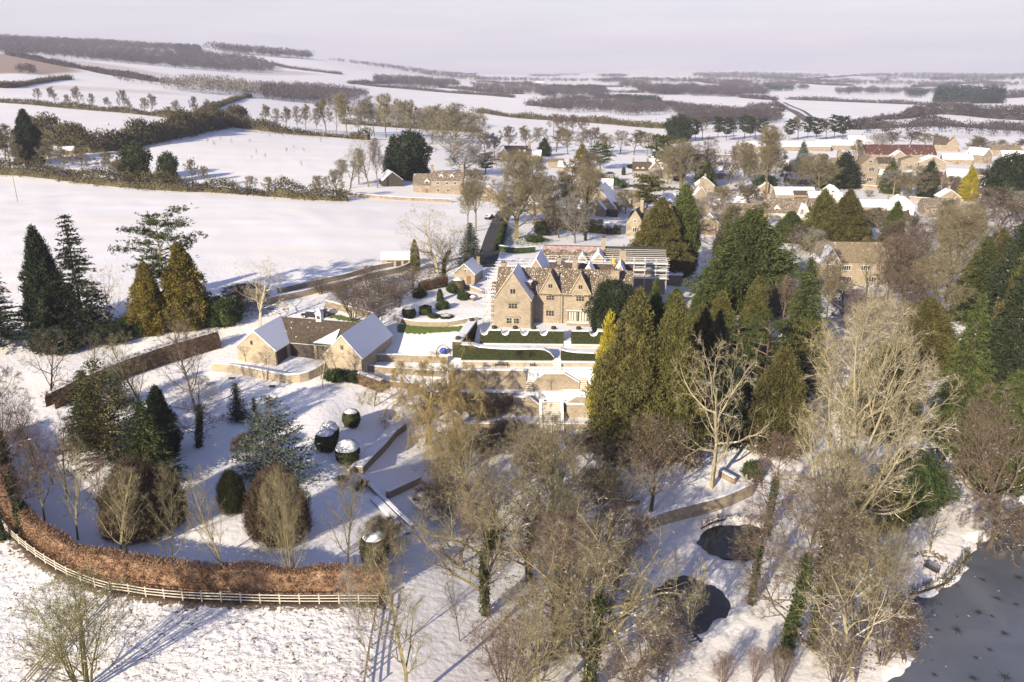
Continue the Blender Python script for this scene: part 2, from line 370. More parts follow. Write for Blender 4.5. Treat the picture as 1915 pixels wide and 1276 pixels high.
paint([(940,420),(1000,440),(1060,450),(1010,462),(945,460),(935,440)],0,.5,2)
paint([(932,400),(950,440),(942,478),(930,470),(926,430)],0,.8,1)
def green_flecks(): pass
paint([(1690,1030),(1740,1022),(1785,1040),(1795,1062),(1760,1060),(1700,1046)],1,.55,1.5)
paint([(1440,1180),(1520,1240),(1600,1290),(1700,1240),(1640,1150),(1560,1100),(1500,1130)],1,.4,2)
pad=poly_px([(-60,1000),(60,1070),(204,1118),(530,1138),(705,1136),(700,1300),(900,1300),(-200,1300)])
sy=np.unique(np.concatenate([[-120,-40,0,12,25],np.arange(32,168,.5),np.exp(np.linspace(math.log(168),math.log(8900),330))]))
sx=np.unique(np.concatenate([np.linspace(-1.08,-.72,14),np.linspace(-.72,.72,470),np.linspace(.72,1.08,14)]))
YY,SS=np.meshgrid(sy,sx,indexing='ij'); XX=SS*np.maximum(YY,60)
ZZ=HA(XX,YY)
_sh=lambda x,y:.9*(vnoise(x/2.2,y/2.2,9)-.5)+.5*(vnoise(x/.8,y/.8,4)-.5)
def carve(P,level):
    m=(YY<140)&(YY>30); d=segdist(XX[m],YY[m],P); s=np.where(inside(XX[m],YY[m],P),-d,d)+1.6*_sh(XX[m],YY[m])+.8
    z=ZZ[m]; t=np.clip((s+1.2)/2.4,0,1); low=level-.9+1.25*t
    w=np.clip(1-(s-1.2)/2.5,0,1); z2=np.where(s<1.2,low,np.maximum(z,(level+.35)*w+z*(1-w))); ZZ[m]=z2
for P,l in ((lake,LAKEZ),(pond1,PONDZ1),(pond2,PONDZ2)): carve(P,l)
C=np.zeros(YY.shape+(4,))
for P,ch,st,soft in covers:
    xs=[p[0] for p in P]; ys=[p[1] for p in P]; q=soft*1.5
    m=(XX>min(xs)-q)&(XX<max(xs)+q)&(YY>min(ys)-q)&(YY<max(ys)+q)
    d=segdist(XX[m],YY[m],P); s=np.where(inside(XX[m],YY[m],P),-d,d); C[m,ch]=np.maximum(C[m,ch],st*np.clip(.5-s/(2*soft),0,1))
C[...,1]=np.maximum(C[...,1],.05)
m=(YY<110)&inside(XX,YY,pad); C[m,3]=.8; C[m,1]=np.maximum(C[m,1],.30)
m2=(YY<200)&~m; C[m2,3]=.22
n0,n1=YY.shape; idx=np.arange(n0*n1).reshape(n0,n1)
q=np.stack([idx[:-1,:-1],idx[:-1,1:],idx[1:,1:],idx[1:,:-1]],-1).reshape(-1,4)
gm=mesh_np('ground',np.stack([XX,YY,ZZ],-1).reshape(-1,3),[q],True)
ca=gm.color_attributes.new('cover','FLOAT_COLOR','POINT'); ca.data.foreach_set('color',C.reshape(-1).astype(np.float32))
tag(obj('ground',gm,M['ground']),kind='structure')
def sheet(name,P,z,m):
    b=MB(); n=len(P); V=[(x,y,z) for x,y in P]; from mathutils.geometry import tessellate_polygon
    tr=tessellate_polygon([[Vector(v) for v in V]]); b.add(V,[t if (V[t[1]][0]-V[t[0]][0])*(V[t[2]][1]-V[t[0]][1])-(V[t[1]][1]-V[t[0]][1])*(V[t[2]][0]-V[t[0]][0])>0 else t[::-1] for t in tr]); return tag(b.build(name,m),kind='structure')
lk=sheet('lake',lake,LAKEZ,M['ice']); sheet('lower_pond',pond1,PONDZ1,M['pond']); sheet('upper_pond',pond2,PONDZ2,M['pond'])
rg=random.Random(3)
b=MB()   # dark star-shaped melt holes in the ice
for px,py,s in [(1838,1084,1.0),(1905,1080,1.3),(1865,1119,1.1),(1830,1145,1.2),(1900,1130,.8),(1855,1152,.6),(1790,1153,.4),(1752,1178,.7),(1790,1178,1.3),(1878,1184,1.2),(1851,1215,.8),(1714,1210,.6),(1825,1230,.6),(1748,1262,.6),(1820,1268,1.1),(1880,1266,1.4),(1790,1095,.5),(1844,1064,.3),(1742,1234,.3),(1760,1130,.4)]:
    x,y=PZ(px,py,LAKEZ+.012); V=[(x,y,LAKEZ+.012)]; n=22
    for k in range(n):
        r=s*(.16 if k%2 else rg.uniform(.35,1.0))*1.0; a=2*math.pi*k/n+rg.uniform(-.1,.1); V.append((x+math.cos(a)*r,y+math.sin(a)*r*1.1,LAKEZ+.012))
    b.add(V,[(0,1+k,1+(k+1)%n) for k in range(n)])
b.build('melt_hole',M['black'],lk)
def ribbon(name,pts,w,m,lift=.06,step=3,kind='structure'):
    P=opencurve([G(*p)[:2] for p in pts],step); V=[]; n=len(P)
    for i,(x,y) in enumerate(P):
        a=P[max(0,i-1)]; c=P[min(n-1,i+1)]; dx,dy=c[0]-a[0],c[1]-a[1]; L=math.hypot(dx,dy)+1e-9
        ww=w(i/(n-1)) if callable(w) else w
        for s in (-1,-.33,.33,1):
            X,Y=x-dy/L*s*ww/2,y+dx/L*s*ww/2; V.append((X,Y,H(X,Y)+lift))
    bb=MB(); bb.add(V,[(i*4+j,i*4+j+1,i*4+4+j+1,i*4+4+j) for i in range(n-1) for j in range(3)])
    return tag(bb.build(name,m,sm=True),kind=kind)
ribbon('village_lane',[(905,500),(915,474),(925,440),(936,412),(945,398),(960,386),(985,372)],5.2,M['asphalt'],.14,2)
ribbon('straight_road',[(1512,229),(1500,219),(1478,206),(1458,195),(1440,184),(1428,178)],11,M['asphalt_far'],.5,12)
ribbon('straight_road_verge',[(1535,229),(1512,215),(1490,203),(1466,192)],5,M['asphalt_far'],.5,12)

# ---------------- leaf and twig geometry ----------------
def unit(a): return a/np.maximum(np.linalg.norm(a,axis=-1,keepdims=True),1e-9)
def blades(Cn,D,n,L,W,spread,jit,rng,anis=(1,1,1)):
    "n slim triangles at each centre, growing along D"
    Cn=np.repeat(Cn,n,0); D=np.repeat(D,n,0); N=len(Cn)
    B=Cn+rng.normal(0,1,(N,3))*np.asarray(spread)*np.asarray(anis); d=unit(D+rng.normal(0,jit,(N,3)))
    s=unit(np.cross(d,rng.normal(0,1,(N,3)))); l=L*rng.uniform(.6,1.25,(N,1)); w=W*rng.uniform(.7,1.3,(N,1))
    V=np.stack([B-s*w/2,B+s*w/2,B+d*l],1).reshape(-1,3); return V,np.arange(N*3).reshape(-1,3)
def tubes(S):
    S=np.asarray(S,float); p,q_,r0,r1=S[:,:3],S[:,3:6],S[:,6:7],S[:,7:8]; d=unit(q_-p)
    a=unit(np.cross(d,np.where(np.abs(d[:,2:3])>.9,[[1,0,0]],[[0,0,1]]))); c=np.cross(d,a); N=len(S); V=[]
    for P,rr in ((p,r0),(q_,r1)):
        for k in range(3):
            t=2*math.pi*k/3; V.append(P+(a*math.cos(t)+c*math.sin(t))*rr)
    V=np.stack(V,1).reshape(-1,3); base=np.arange(N)[:,None]*6
    F=np.concatenate([base+np.array([[k,(k+1)%3,3+(k+1)%3,3+k]]) for k in range(3)]); return V,F
def skeleton(seed,h,cr,zc,zb,n=(14,8,6,4),ang=(50,42,40,40),up=(0,.10,.06,.03,0),wig=(.05,.13,.18,.22,.25),r0=.3,trunk_to=.85,stems=1,first=.25,ratio=(.0,.55,.5,.45),rmin=.012,seglen=(0,0,0,0,0),lean=0,droop=0):
    rnd=random.Random(seed); out=[[],[],[],[],[]]
    def env(p):
        dz=p[2]-zc; b=(h-zc) if dz>0 else (zc-zb); return (p[0]**2+p[1]**2)/(cr*cr)+dz*dz/(b*b)
    def grow(p,d,L,r,lv):
        ns=(8,6,4,3,2)[lv]; st=L/ns; a=rnd.uniform(0,6.28); kids=n[lv] if lv<len(n) else 0
        pts=[(p,d,r)]; 
        for i in range(ns):
            w=wig[lv]; u=up[lv]-(droop*(lv>=2)*(.25+.3*i/ns))
            d=(d[0]+rnd.gauss(0,w),d[1]+rnd.gauss(0,w),d[2]+rnd.gauss(0,w)+u); m_=math.sqrt(d[0]**2+d[1]**2+d[2]**2); d=(d[0]/m_,d[1]/m_,d[2]/m_)
            q=(p[0]+d[0]*st,p[1]+d[1]*st,p[2]+d[2]*st)
            if lv>0 and env(q)>1.08 and i>0 and not droop: break
            if lv>0 and q[2]<.2 and q[2]<p[2]: break
            t=(i+1)/ns; rr=max(rmin,r*(1-.8*t) if lv else r*(1-.72*t)); out[lv].append((*p,*q,pts[-1][2],rr)); p=q; pts.append((p,d,rr))
        m=len(pts)-1
        if m<1: return
        for k in range(kids):
            t=(first if lv==0 else .15)+(1-(first if lv==0 else .15))*(k+rnd.random()*.9)/kids; f=min(t*ns,m-.001) if t*ns<m else m-.001*rnd.random()
            j=int(f); g=f-j; A,B_=pts[j],pts[j+1]; P=tuple(A[0][c]+(B_[0][c]-A[0][c])*g for c in range(3)); D=B_[1]
            a+=2.4+rnd.uniform(-.3,.3); th=R(ang[lv])*rnd.uniform(.75,1.25)
            if lv==0: th*=1.15-.55*t
            v=Vector(D); o=v.orthogonal().normalized(); o=Matrix.Rotation(a,3,v)@o; nd=v*math.cos(th)+o*math.sin(th)
            if lv==0:
                LL=cr*1.35*(1-.25*t)*rnd.uniform(.75,1.1)
            else: LL=L*ratio[lv]*(1.1-.55*t)*rnd.uniform(.75,1.2)
            cr_=A[2]*(.55 if lv==0 else .6)*rnd.uniform(.75,1); grow(P,tuple(nd),LL,max(rmin,cr_),lv+1)
    for s in range(stems):
        if stems==1: grow((0,0,-.3),(lean,0,1),h*trunk_to,r0,0)
        else:
            aa=6.28*s/stems+rnd.uniform(-.4,.4); tl=rnd.uniform(.12,.5); grow((math.cos(aa)*.25,math.sin(aa)*.25,-.3),(math.cos(aa)*tl,math.sin(aa)*tl,1),h*trunk_to*rnd.uniform(.8,1.05),r0*rnd.uniform(.7,1),0)
    return out
PROTO={}
def bare_proto(key,h,cr,zc,zb,twigs=2,tl=.7,tw=.017,tjit=.55,tdroop=0,ivy=0,thick=1,**k):
    rng=np.random.RandomState(len(PROTO)+11); sk=skeleton(len(PROTO)*7+3,h,cr,zc,zb,**k)
    V,F=tubes(sk[0]+sk[1]); trunk=mesh_np('trunk',V,[F])
    thin=sk[2]+sk[3]+sk[4]; V,F=tubes(thin); last=np.array((sk[4] or sk[3])+sk[3][::2],float); e=last[:,3:6]; d=unit(last[:,3:6]-last[:,:3]); d[:,2]+=.15-tdroop; 
    bV,bF=blades(e-d*.1,unit(d),twigs,tl,tw,.08,tjit,rng); cm=mesh_np('crown',np.concatenate([V,bV]),[F,bF+len(V)])
    iv=None
    if ivy:
        s0=np.array(sk[0],float); t=rng.uniform(0,1,(900,1)); w=rng.randint(0,len(s0),900); c=s0[w,:3]*(1-t)+s0[w,3:6]*t; c=c[c[:,2]<h*.62]
        iV,iF=blades(c,unit(c*[1,1,0]+[0,0,.4]),7,.28,.22,.28,1,rng); iv=mesh_np('ivy',iV,[iF])
    PROTO[key]=('bare',h,cr,trunk,cm,iv)
bare_proto('dome',16,7,9.5,2.5,n=(15,8,5,3),ang=(58,44,42,40),r0=.42,first=.2,trunk_to=.72)
bare_proto('dome2',16,7.5,9,3,n=(13,8,5,3),ang=(62,48,42,40),r0=.45,first=.25,trunk_to=.62,wig=(.08,.17,.2,.25,.25))
bare_proto('ash',18,6,11,4,n=(14,7,5,3),ang=(42,36,36,35),up=(0,.16,.1,.05,0),r0=.34,first=.3,trunk_to=.85)
bare_proto('big_mid',22,9.5,12,3,n=(18,9,6,4),ang=(58,44,42,40),up=(0,.15,.1,.05,0),r0=.6,first=.15,trunk_to=.72,tl=1.1,tw=.026,twigs=3,rmin=.026)
bare_proto('dome_mid',16,7,9.5,2.5,n=(15,8,5,3),ang=(58,44,42,40),r0=.42,first=.2,trunk_to=.72,tl=1.0,tw=.026,twigs=3,rmin=.026)
bare_proto('dome2_mid',16,7.5,9,3,n=(13,8,5,3),ang=(62,48,42,40),r0=.45,first=.25,trunk_to=.62,wig=(.08,.17,.2,.25,.25),tl=1.0,tw=.026,twigs=3,rmin=.026)
bare_proto('ash_mid',18,6,11,4,n=(14,7,5,3),ang=(42,36,36,35),up=(0,.16,.1,.05,0),r0=.34,first=.3,trunk_to=.85,tl=1.0,tw=.026,twigs=3,rmin=.026)
bare_proto('lime',12,3.4,7,2.2,n=(17,6,4),ang=(44,38,36,36),up=(0,.18,.1,.05,0),r0=.17,first=.2,trunk_to=.95,tl=.55,tw=.012,twigs=3,rmin=.009)
bare_proto('lime2',12,3.8,7.2,2,n=(15,6,4),ang=(50,40,38,36),up=(0,.15,.1,.05,0),r0=.17,first=.22,trunk_to=.9,tl=.55,tw=.012,twigs=3,rmin=.009)
bare_proto('big',22,9.5,12,3,n=(17,9,6,4),ang=(56,42,40,38),up=(0,.17,.1,.05,0),r0=.6,first=.17,trunk_to=.7,tl=.8,tw=.015,twigs=3,rmin=.013)
bare_proto('big2',20,9,11.5,3,n=(13,8,6,4),ang=(66,50,44,40),up=(0,.1,.08,.04,0),wig=(.1,.18,.22,.25,.25),r0=.65,first=.2,trunk_to=.65,tl=.7,tw=.014,twigs=2,rmin=.014,ivy=2)
bare_proto('open',14,6.5,8.5,2.5,n=(11,6,4,2),ang=(62,50,44,40),wig=(.08,.2,.24,.25,.25),r0=.36,first=.25,trunk_to=.72,tl=.5,twigs=2)
bare_proto('alder',18,4.8,11,2.5,n=(26,7,4,3),ang=(68,42,38,36),up=(0,.03,.05,.04,0),r0=.26,first=.2,trunk_to=.97,tl=.6,tw=.014,twigs=3,ivy=1)
bare_proto('multi',8,4,4.4,.6,n=(7,5,4,2),ang=(38,38,38,36),up=(0,.12,.1,.05,0),r0=.12,first=.15,trunk_to=.85,stems=7,tl=.55,tw=.012,twigs=2,rmin=.009)
bare_proto('shrub',4,2.6,2.1,.1,n=(6,6,5),ang=(45,42,40,36),r0=.06,first=.08,trunk_to=.85,stems=8,tl=.5,tw=.014,twigs=4,rmin=.008)
bare_proto('weeping',12,6.5,6.5,.6,n=(12,7,6,4),ang=(60,50,40,30),up=(0,.05,.03,0,0),r0=.4,first=.25,trunk_to=.7,droop=1.0,tl=1.1,tw=.02,twigs=4,tjit=.3,tdroop=1.1)
bare_proto('far',12,5,7.2,1.8,n=(9,5,4),ang=(52,44,42,40),r0=.28,first=.25,trunk_to=.8,tl=1.1,tw=.05,twigs=7,rmin=.035)
bare_proto('far2',13,4,7.8,2,n=(10,5,3),ang=(46,40,40,40),up=(0,.15,.1,.05,0),r0=.25,first=.3,trunk_to=.85,tl=1.1,tw=.05,twigs=7,rmin=.035)
def ev_mesh(V,F,core=None):
    if core is not None: return mesh_np('crown',np.concatenate([V,core[0]]),[F,np.asarray(core[1])+len(V)])
    return mesh_np('crown',V,[F])
def trunk_mesh(h,r,k=5,seed=0):
    rnd=random.Random(seed); p=[0,0,-.3]; S=[]
    for i in range(k):
        q=[p[0]+rnd.uniform(-.1,.1)*r*2,p[1]+rnd.uniform(-.1,.1)*r*2,p[2]+(h+.3)/k]; S.append((*p,*q,r*(1-.9*i/k),r*(1-.9*(i+1)/k))); p=q
    return S
def spruce_proto(key,h,Rr,levels=26,nb=9,droop=.25,curve=.85,leaf=.42,per=7,base=.06,seed=1,gap=0,upturn=0.):
    rng=np.random.RandomState(seed); C_=[];D_=[];S=trunk_mesh(h*.97,h*.016+.08,seed=seed)
    for i in range(levels):
        t=base+(1-base)*(i/levels)**.95; z=h*t; L0=Rr*(1-t)**curve+.12
        k=max(3,int(nb*(.5+.5*(1-t))+rng.randint(0,2)))
        for j in range(k):
            if rng.rand()<gap: continue
            a=2.4*i+2*math.pi*(j+rng.uniform(-.25,.25))/k; L=L0*rng.uniform(.68,1.12); dr=droop*rng.uniform(.6,1.4)
            tip=np.array([math.cos(a)*L,math.sin(a)*L,-dr*L+upturn*L]); S.append((0,0,z,*(tip*.85+[0,0,z]),.05,.015))
            m=max(2,int(L/.42))
            for s in np.linspace(.22,1,m):
                p=np.array([math.cos(a)*L*s,math.sin(a)*L*s,z-dr*L*s**1.4+upturn*L*s*s]); C_.append(p); D_.append([math.cos(a)*.8,math.sin(a)*.8,-dr*.5+upturn])
    C_=np.array(C_);D_=unit(np.array(D_)); wsp=.13+.09*np.linalg.norm(C_[:,:2],axis=1,keepdims=True)/Rr
    V,F=blades(C_,D_,per,leaf,leaf*.42,np.repeat(wsp,per,0),.55,rng,(1.5,1.5,.5))
    tv,tf=tubes(S); PROTO[key]=('ev',h,Rr,mesh_np('trunk',tv,[tf]),mesh_np('crown',V,[F]),None)
def lump_proto(key,h,Rr,prof,n=1500,per=9,leaf=.3,seed=1,jit=.6,upd=.6,lump=.18,core=.78,trunk=.25,fr=3.0,wr=.5):
    "solid evergreen: leaf clumps over a lumpy body"
    rng=np.random.RandomState(seed); t=rng.uniform(0,1,n*3); a=rng.uniform(0,2*math.pi,n*3)
    pr=np.interp(t,[p[0] for p in prof],[p[1] for p in prof]); keep=rng.rand(n*3)<pr*.9+.1; t,a,pr=t[keep][:n],a[keep][:n],pr[keep][:n]
    lf=1+lump*(2*vnoise(a*fr,t*h/1.6,seed)-1)*1.3+lump*.6*(2*vnoise(a*fr*2.3,t*h/.7,seed+5)-1); r=Rr*pr*lf*rng.uniform(.86,1.03,len(t))
    C_=np.stack([np.cos(a)*r,np.sin(a)*r,t*h],1); D_=unit(np.stack([np.cos(a)*.8,np.sin(a)*.8,np.full(len(a),upd)],1))
    V,F=blades(C_,D_,per,leaf,leaf*wr,.16*leaf/.3,jit,rng)
    N,K=18,12; cv=[];cf=[]
    for i in range(K+1):
        tt=i/K; rr=Rr*np.interp(tt,[p[0] for p in prof],[p[1] for p in prof])*core
        for j in range(N):
            aa=2*math.pi*j/N; l=1+lump*(2*vnoise(np.array([aa*fr]),np.array([tt*h/1.6]),seed)[0]-1)*1.2; cv.append((math.cos(aa)*rr*l,math.sin(aa)*rr*l,tt*h*.97+.02))
    cf=[(i*N+j,i*N+(j+1)%N,(i+1)*N+(j+1)%N,(i+1)*N+j) for i in range(K) for j in range(N)]
    S=trunk_mesh(h*.6,trunk,3); tv,tf=tubes(S)
    PROTO[key]=('ev',h,Rr,mesh_np('trunk',tv,[tf]),mesh_np('crown',np.concatenate([V,cv]),[F,np.array(cf)+len(V)]),None)
def pad_proto(key,h,Rr,npads=26,zlo=.35,padr=1.3,leaf=.3,per=8,seed=1,flat=.35,r0=.3,open_=1.0):
    rng=np.random.RandomState(seed); S=trunk_mesh(h*.93,r0,6,seed); C_=[];D_=[]
    for i in range(npads):
        t=zlo+(1-zlo)*(i+.5)/npads; a=2.4*i+rng.uniform(-.4,.4); L=Rr*open_*(math.sin(math.pi*min(1,(1-t)/(1-zlo)*.85+.12))**.6)*rng.uniform(.55,1.05)
        z0=h*(t-.06); tip=np.array([math.cos(a)*L,math.sin(a)*L,h*t+rng.uniform(-.3,.5)]); S.append((0,0,z0,*tip,.1,.03))
        for s in (.45,.75,1.0):
            p=np.array([tip[0]*s,tip[1]*s,z0+(tip[2]-z0)*s]); m=int(28*s); rr=padr*s*rng.uniform(.7,1.1)
            q=rng.normal(0,.5,(m,3))*[rr,rr,rr*flat]+p; C_.append(q); D_.append(unit((q-p)*[1,1,.4]+[0,0,.5]))
    C_=np.concatenate(C_);D_=np.concatenate(D_); V,F=blades(C_,D_,per,leaf,leaf*.4,.1,.6,rng)
    tv,tf=tubes(S); PROTO[key]=('ev',h,Rr,mesh_np('trunk',tv,[tf]),mesh_np('crown',V,[F]),None)
spruce_proto('spruce',16,4.2,34,12,.28,.85,seed=1,per=8)
spruce_proto('fir_open',18,4.0,25,9,.12,.8,seed=2,gap=.12,per=12,base=.1,leaf=.46)
spruce_proto('spruce_small',6,2.1,26,11,.1,.85,leaf=.26,seed=3,per=7,base=.03)
spruce_proto('cedar_young',12,5.2,24,10,-.05,.75,seed=4,gap=.12,per=8,leaf=.36,base=.03,upturn=.06)
spruce_proto('spruce_layer',20,6.5,36,13,.35,.8,seed=6,per=9,leaf=.5,base=.03,upturn=.12)
CON=[(0,.55),(.05,.85),(.18,1),(.45,.82),(.7,.52),(.88,.25),(1,.02)]
COL=[(0,.7),(.1,.95),(.4,1),(.7,.78),(.9,.4),(1,.05)]
ELL=[(0,.55),(.15,.85),(.4,1),(.65,.93),(.85,.65),(.95,.38),(1,.1)]
lump_proto('cypress',14,3.6,CON,2600,9,.38,seed=1,upd=.9,lump=.3)
lump_proto('cypress_big',22,6,CON,5200,9,.46,seed=2,upd=.8,lump=.32,fr=4)
lump_proto('mass',18,7,[(0,.72),(.1,.95),(.28,1),(.5,.84),(.72,.56),(.88,.28),(1,.03)],5200,8,.72,seed=12,upd=-.05,lump=.42,fr=5,wr=.36,jit=.45)
lump_proto('column',10,2.0,COL,1500,8,.3,seed=3,upd=1.4,lump=.16)
lump_proto('conifer_far',12,3.4,CON,420,9,.75,seed=4,upd=.4,lump=.3)
lump_proto('holly',8,3.4,ELL,1900,9,.3,seed=5,upd=.3,lump=.25)
lump_proto('evergreen_far',10,5,ELL,520,9,.75,seed=6,upd=.3,lump=.3)
lump_proto('bush',3,2.4,ELL,900,8,.24,seed=7,upd=.4,lump=.3,trunk=.08)
lump_proto('dome_shrub',7,3.6,[(0,.6),(.12,.9),(.35,1),(.6,.92),(.85,.6),(1,.15)],2400,13,.62,seed=8,upd=1.2,lump=.16,core=.62,wr=.1,jit=.35)
pad_proto('pine',17,4.8,24,.42,1.5,seed=2)
pad_proto('cedar',15,7.5,30,.2,1.9,seed=3,flat=.22)
pad_proto('pine_far',13,4.5,18,.3,1.9,.6,6,seed=4)
PARTCR={'bare':'branches','ev':'crown'}
used_labels={}
def tree(name,px,py,pt,w,key,fm,label,cat='tree',group=None,tm='bark_brown',at=None,rot=None,tip=None):
    x,y,z=at if at else G(px,py)
    if y>135 and key+'_mid' in PROTO: key+='_mid'
    kind,h,cr,tr,cm,iv=PROTO[key]
    hh=(topz(pt,y)-z) if pt is not None else tip; ww=w*mpp(y,z)/2 if w>0 else -w
    hh=max(hh,.4); hs=hh/h; ws=ww/cr
    rr=rot if rot is not None else (abs(math.sin(x*12.9+y*7.1))*43758)%6.28
    o=empty(name,(x,y,z-.05),rr,(ws,ws,hs),label,cat,group)
    obj('trunk',tr,M[fm] if kind=='bare' else M[tm],o); obj('crown',cm,M[{'bark_olive':'twig_olive','bark_red':'twig_red'}.get(fm,fm) if kind=='bare' else fm],o)
    if iv: obj('ivy',iv,M['ivy'],o)
    return o
# ---------------- buildings ----------------
def block(par,x0,x1,y0,y1,z0,e,r,axis,wm,rm,oh=.3,g=.25,th=.16):
    b=MB()
    if axis=='x':
        ym=(y0+y1)/2; sec=lambda x:[(x,y0,z0),(x,y1,z0),(x,y1,e),(x,ym,r),(x,y0,e)]; A,B=sec(x0),sec(x1)
    else:
        xm=(x0+x1)/2; sec=lambda y:[(x0,y,z0),(x1,y,z0),(x1,y,e),(xm,y,r),(x0,y,e)]; A,B=sec(y0),sec(y1)
    b.prism(A,B); w=b.build('wall',M[wm],par)
    b=MB(); half=((y1-y0) if axis=='x' else (x1-x0))/2; sl=(r-e)/half; lo=.02
    prof=[(-half-oh,e-sl*oh+lo),(0,r+lo),(half+oh,e-sl*oh+lo),(half+oh,e-sl*oh+lo+th),(0,r+lo+th*1.15),(-half-oh,e-sl*oh+lo+th)]
    c=((y0+y1) if axis=='x' else (x0+x1))/2
    def P(s): return [((s,c+q,z) if axis=='x' else (c+q,s,z)) for q,z in prof]
    A,B=(P(x0-g),P(x1+g)) if axis=='x' else (P(y0-g),P(y1+g)); V=A+B; F=[(i,(i+1)%6,6+(i+1)%6,6+i) for i in range(6)]+[(0,1,4,5),(1,2,3,4),(6,11,10,7),(7,10,9,8)]
    b.add(V,F); rf=b.build('roof',M[rm],par); return w,rf
def window(par,x,z,w,h,n,face,pos,frame='stone_light',groups=1,rows=1):
    "face S: wall plane y=pos; E/W: wall plane x=pos, x is then the y coordinate"
    t=.07; f=MB(); p=MB()
    def bx(m,a0,z0_,a1,z1_,d0,d1):
        if face=='S': m.box(a0,pos-d1,z0_,a1,pos-d0,z1_)
        elif face=='E': m.box(pos+d0,a0,z0_,pos+d1,a1,z1_)
        else: m.box(pos-d1,a0,z0_,pos-d0,a1,z1_)
    bx(f,x-w/2-t,z-h/2-t,x+w/2+t,z-h/2,.0,.07); bx(f,x-w/2-t,z+h/2,x+w/2+t,z+h/2+t*1.4,.0,.09)
    for i in range(n+1):
        a=x-w/2+w*i/n; bx(f,a-t/2,z-h/2,a+t/2,z+h/2,.0,.06)
    if groups>1: bx(f,x-w*.09,z-h/2,x+w*.09,z+h/2,.0,.065)
    for k in range(1,rows): bx(f,x-w/2,z-h/2+h*k/rows-t/3,x+w/2,z-h/2+h*k/rows+t/3,.0,.055)
    bx(p,x-w/2,z-h/2,x+w/2,z+h/2,.005,.025)
    o=f.build('window',M[frame],par); p.build('pane',M['glass'],o); return o
def chimney(par,x,y,z0,z1,s=.7,m='stone',pots=1):
    b=MB(); b.box(x-s/2,y-s/2,z0,x+s/2,y+s/2,z1); b.box(x-s/2-.08,y-s/2-.08,z1,x+s/2+.08,y+s/2+.08,z1+.15)
    c=b.build('chimney',M[m],par)
    for k in range(pots):
        q=MB(); q.lathe([(.13,z1+.15),(.11,z1+.55),(.0,z1+.55)],8,(x+(k-(pots-1)/2)*.35,y,0)); q.build('chimney_pot',M['roof_red'],c)
def door(par,x,z,w,h,face,pos,m='wood_brown'):
    b=MB()
    if face=='S': b.box(x-w/2,pos-.05,z,x+w/2,pos-.004,z+h)
    elif face=='E': b.box(pos+.004,x-w/2,z,pos+.05,x+w/2,z+h)
    else: b.box(pos-.05,x-w/2,z,pos-.004,x+w/2,z+h)
    for k in range(1,5):
        a=x-w/2+w*k/5
        if face=='S': b.box(a-.015,pos-.065,z,a+.015,pos-.05,z+h)
        elif face=='E': b.box(pos+.05,a-.015,z,pos+.065,a+.015,z+h)
    return b.build('door',M[m],par)
def dormer(par,x,yf,zb,w=1.4,h=1.2,rm='roof_snow',wm='render'):
    b=MB(); D=2.2; hw=w/2
    b.prism([(x-hw,yf,zb),(x+hw,yf,zb),(x+hw,yf,zb+h),(x,yf,zb+h+w*.55),(x-hw,yf,zb+h)],[(x-hw,yf+D,zb),(x+hw,yf+D,zb),(x+hw,yf+D,zb+h),(x,yf+D,zb+h+w*.55),(x-hw,yf+D,zb+h)])
    d=b.build('dormer',M[wm],par); b=MB(); o=.18; zz=zb+h
    for s in (-1,1):
        V=[(x,yf-.15,zz+w*.55+.03),(x+s*(hw+o),yf-.15,zz-o*1.1+.03),(x+s*(hw+o),yf+D,zz-o*1.1+.03),(x,yf+D,zz+w*.55+.03)]; b.add(V+[(a,b_,c+.16) for a,b_,c in V],[(0,1,2,3),(4,5,6,7),(0,1,5,4),(1,2,6,5),(2,3,7,6)])
    b.build('dormer_roof',M[rm],d); b=MB(); b.box(x-hw*.6,yf-.03,zb+h*.25,x-.04,yf-.004,zb+h*.95); b.box(x+.04,yf-.03,zb+h*.25,x+hw*.6,yf-.004,zb+h*.95); b.build('pane',M['glass'],d)
def hroot(name,label,px,py,yaw,cat='house',z=None,at=None,group=None):
    x,y,zz=at if at else G(px,py)
    return empty(name,(x,y,(zz if z is None else z)),R(yaw),None,label,cat,group)
# --- the manor house ---
HY=-8.0; mo=PZ(923.5,611,0); man=empty('manor_house',(mo[0],mo[1],0),R(HY),None,'large honey stone manor house with steep gables above the yew hedges','manor house')
block(man,0,7.1,0,8.2,-.6,5.3,10.3,'y','stone','roof_snow',.05,.08)
block(man,-.3,25.6,4.06,12.2,-.6,5.6,9.5,'x','stone','roof_speckled',.25,.02)
for u0,u1,a in ((8.3,12.1,9.5),(13.9,17.8,9.5)): block(man,u0,u1,3.94,8.05,-.6,5.9,a,'y','stone','roof_speckled',.1,.06)
block(man,3.6,9.6,12.0,21,-.3,5.6,10.4,'y','stone','roof_snow',.15,.08)
block(man,9,25.6,13.2,19.6,-.3,5.5,8.7,'x','stone','roof_dark',.25,.02)
block(man,15.6,18.6,10.2,15,5.2,7.2,9.7,'y','stone','roof_snow',.1,.06); block(man,21.6,24.6,10,16,5.2,7.2,10.2,'y','stone','roof_snow',.1,.06)
block(man,-1.5,.2,5.5,11,-.6,4.6,6.4,'x','stone_grey','roof_speckled',.1,.05)
b=MB()
for k,(u,v) in enumerate([(3.55,-.1),(3.55,4),(3.55,8)]): pass
for a,b0,z in [((3.55,-.12,10.55),(.1,-.12,5.55),0),((3.55,-.12,10.55),(7.0,-.12,5.55),0),((10.2,3.8,9.8),(8.25,3.8,6.0),0),((10.2,3.8,9.8),(12.15,3.8,6.0),0),((15.85,3.8,9.8),(13.85,3.8,6.0),0),((15.85,3.8,9.8),(17.85,3.8,6.0),0)]: b.bar(a,b0,.12)
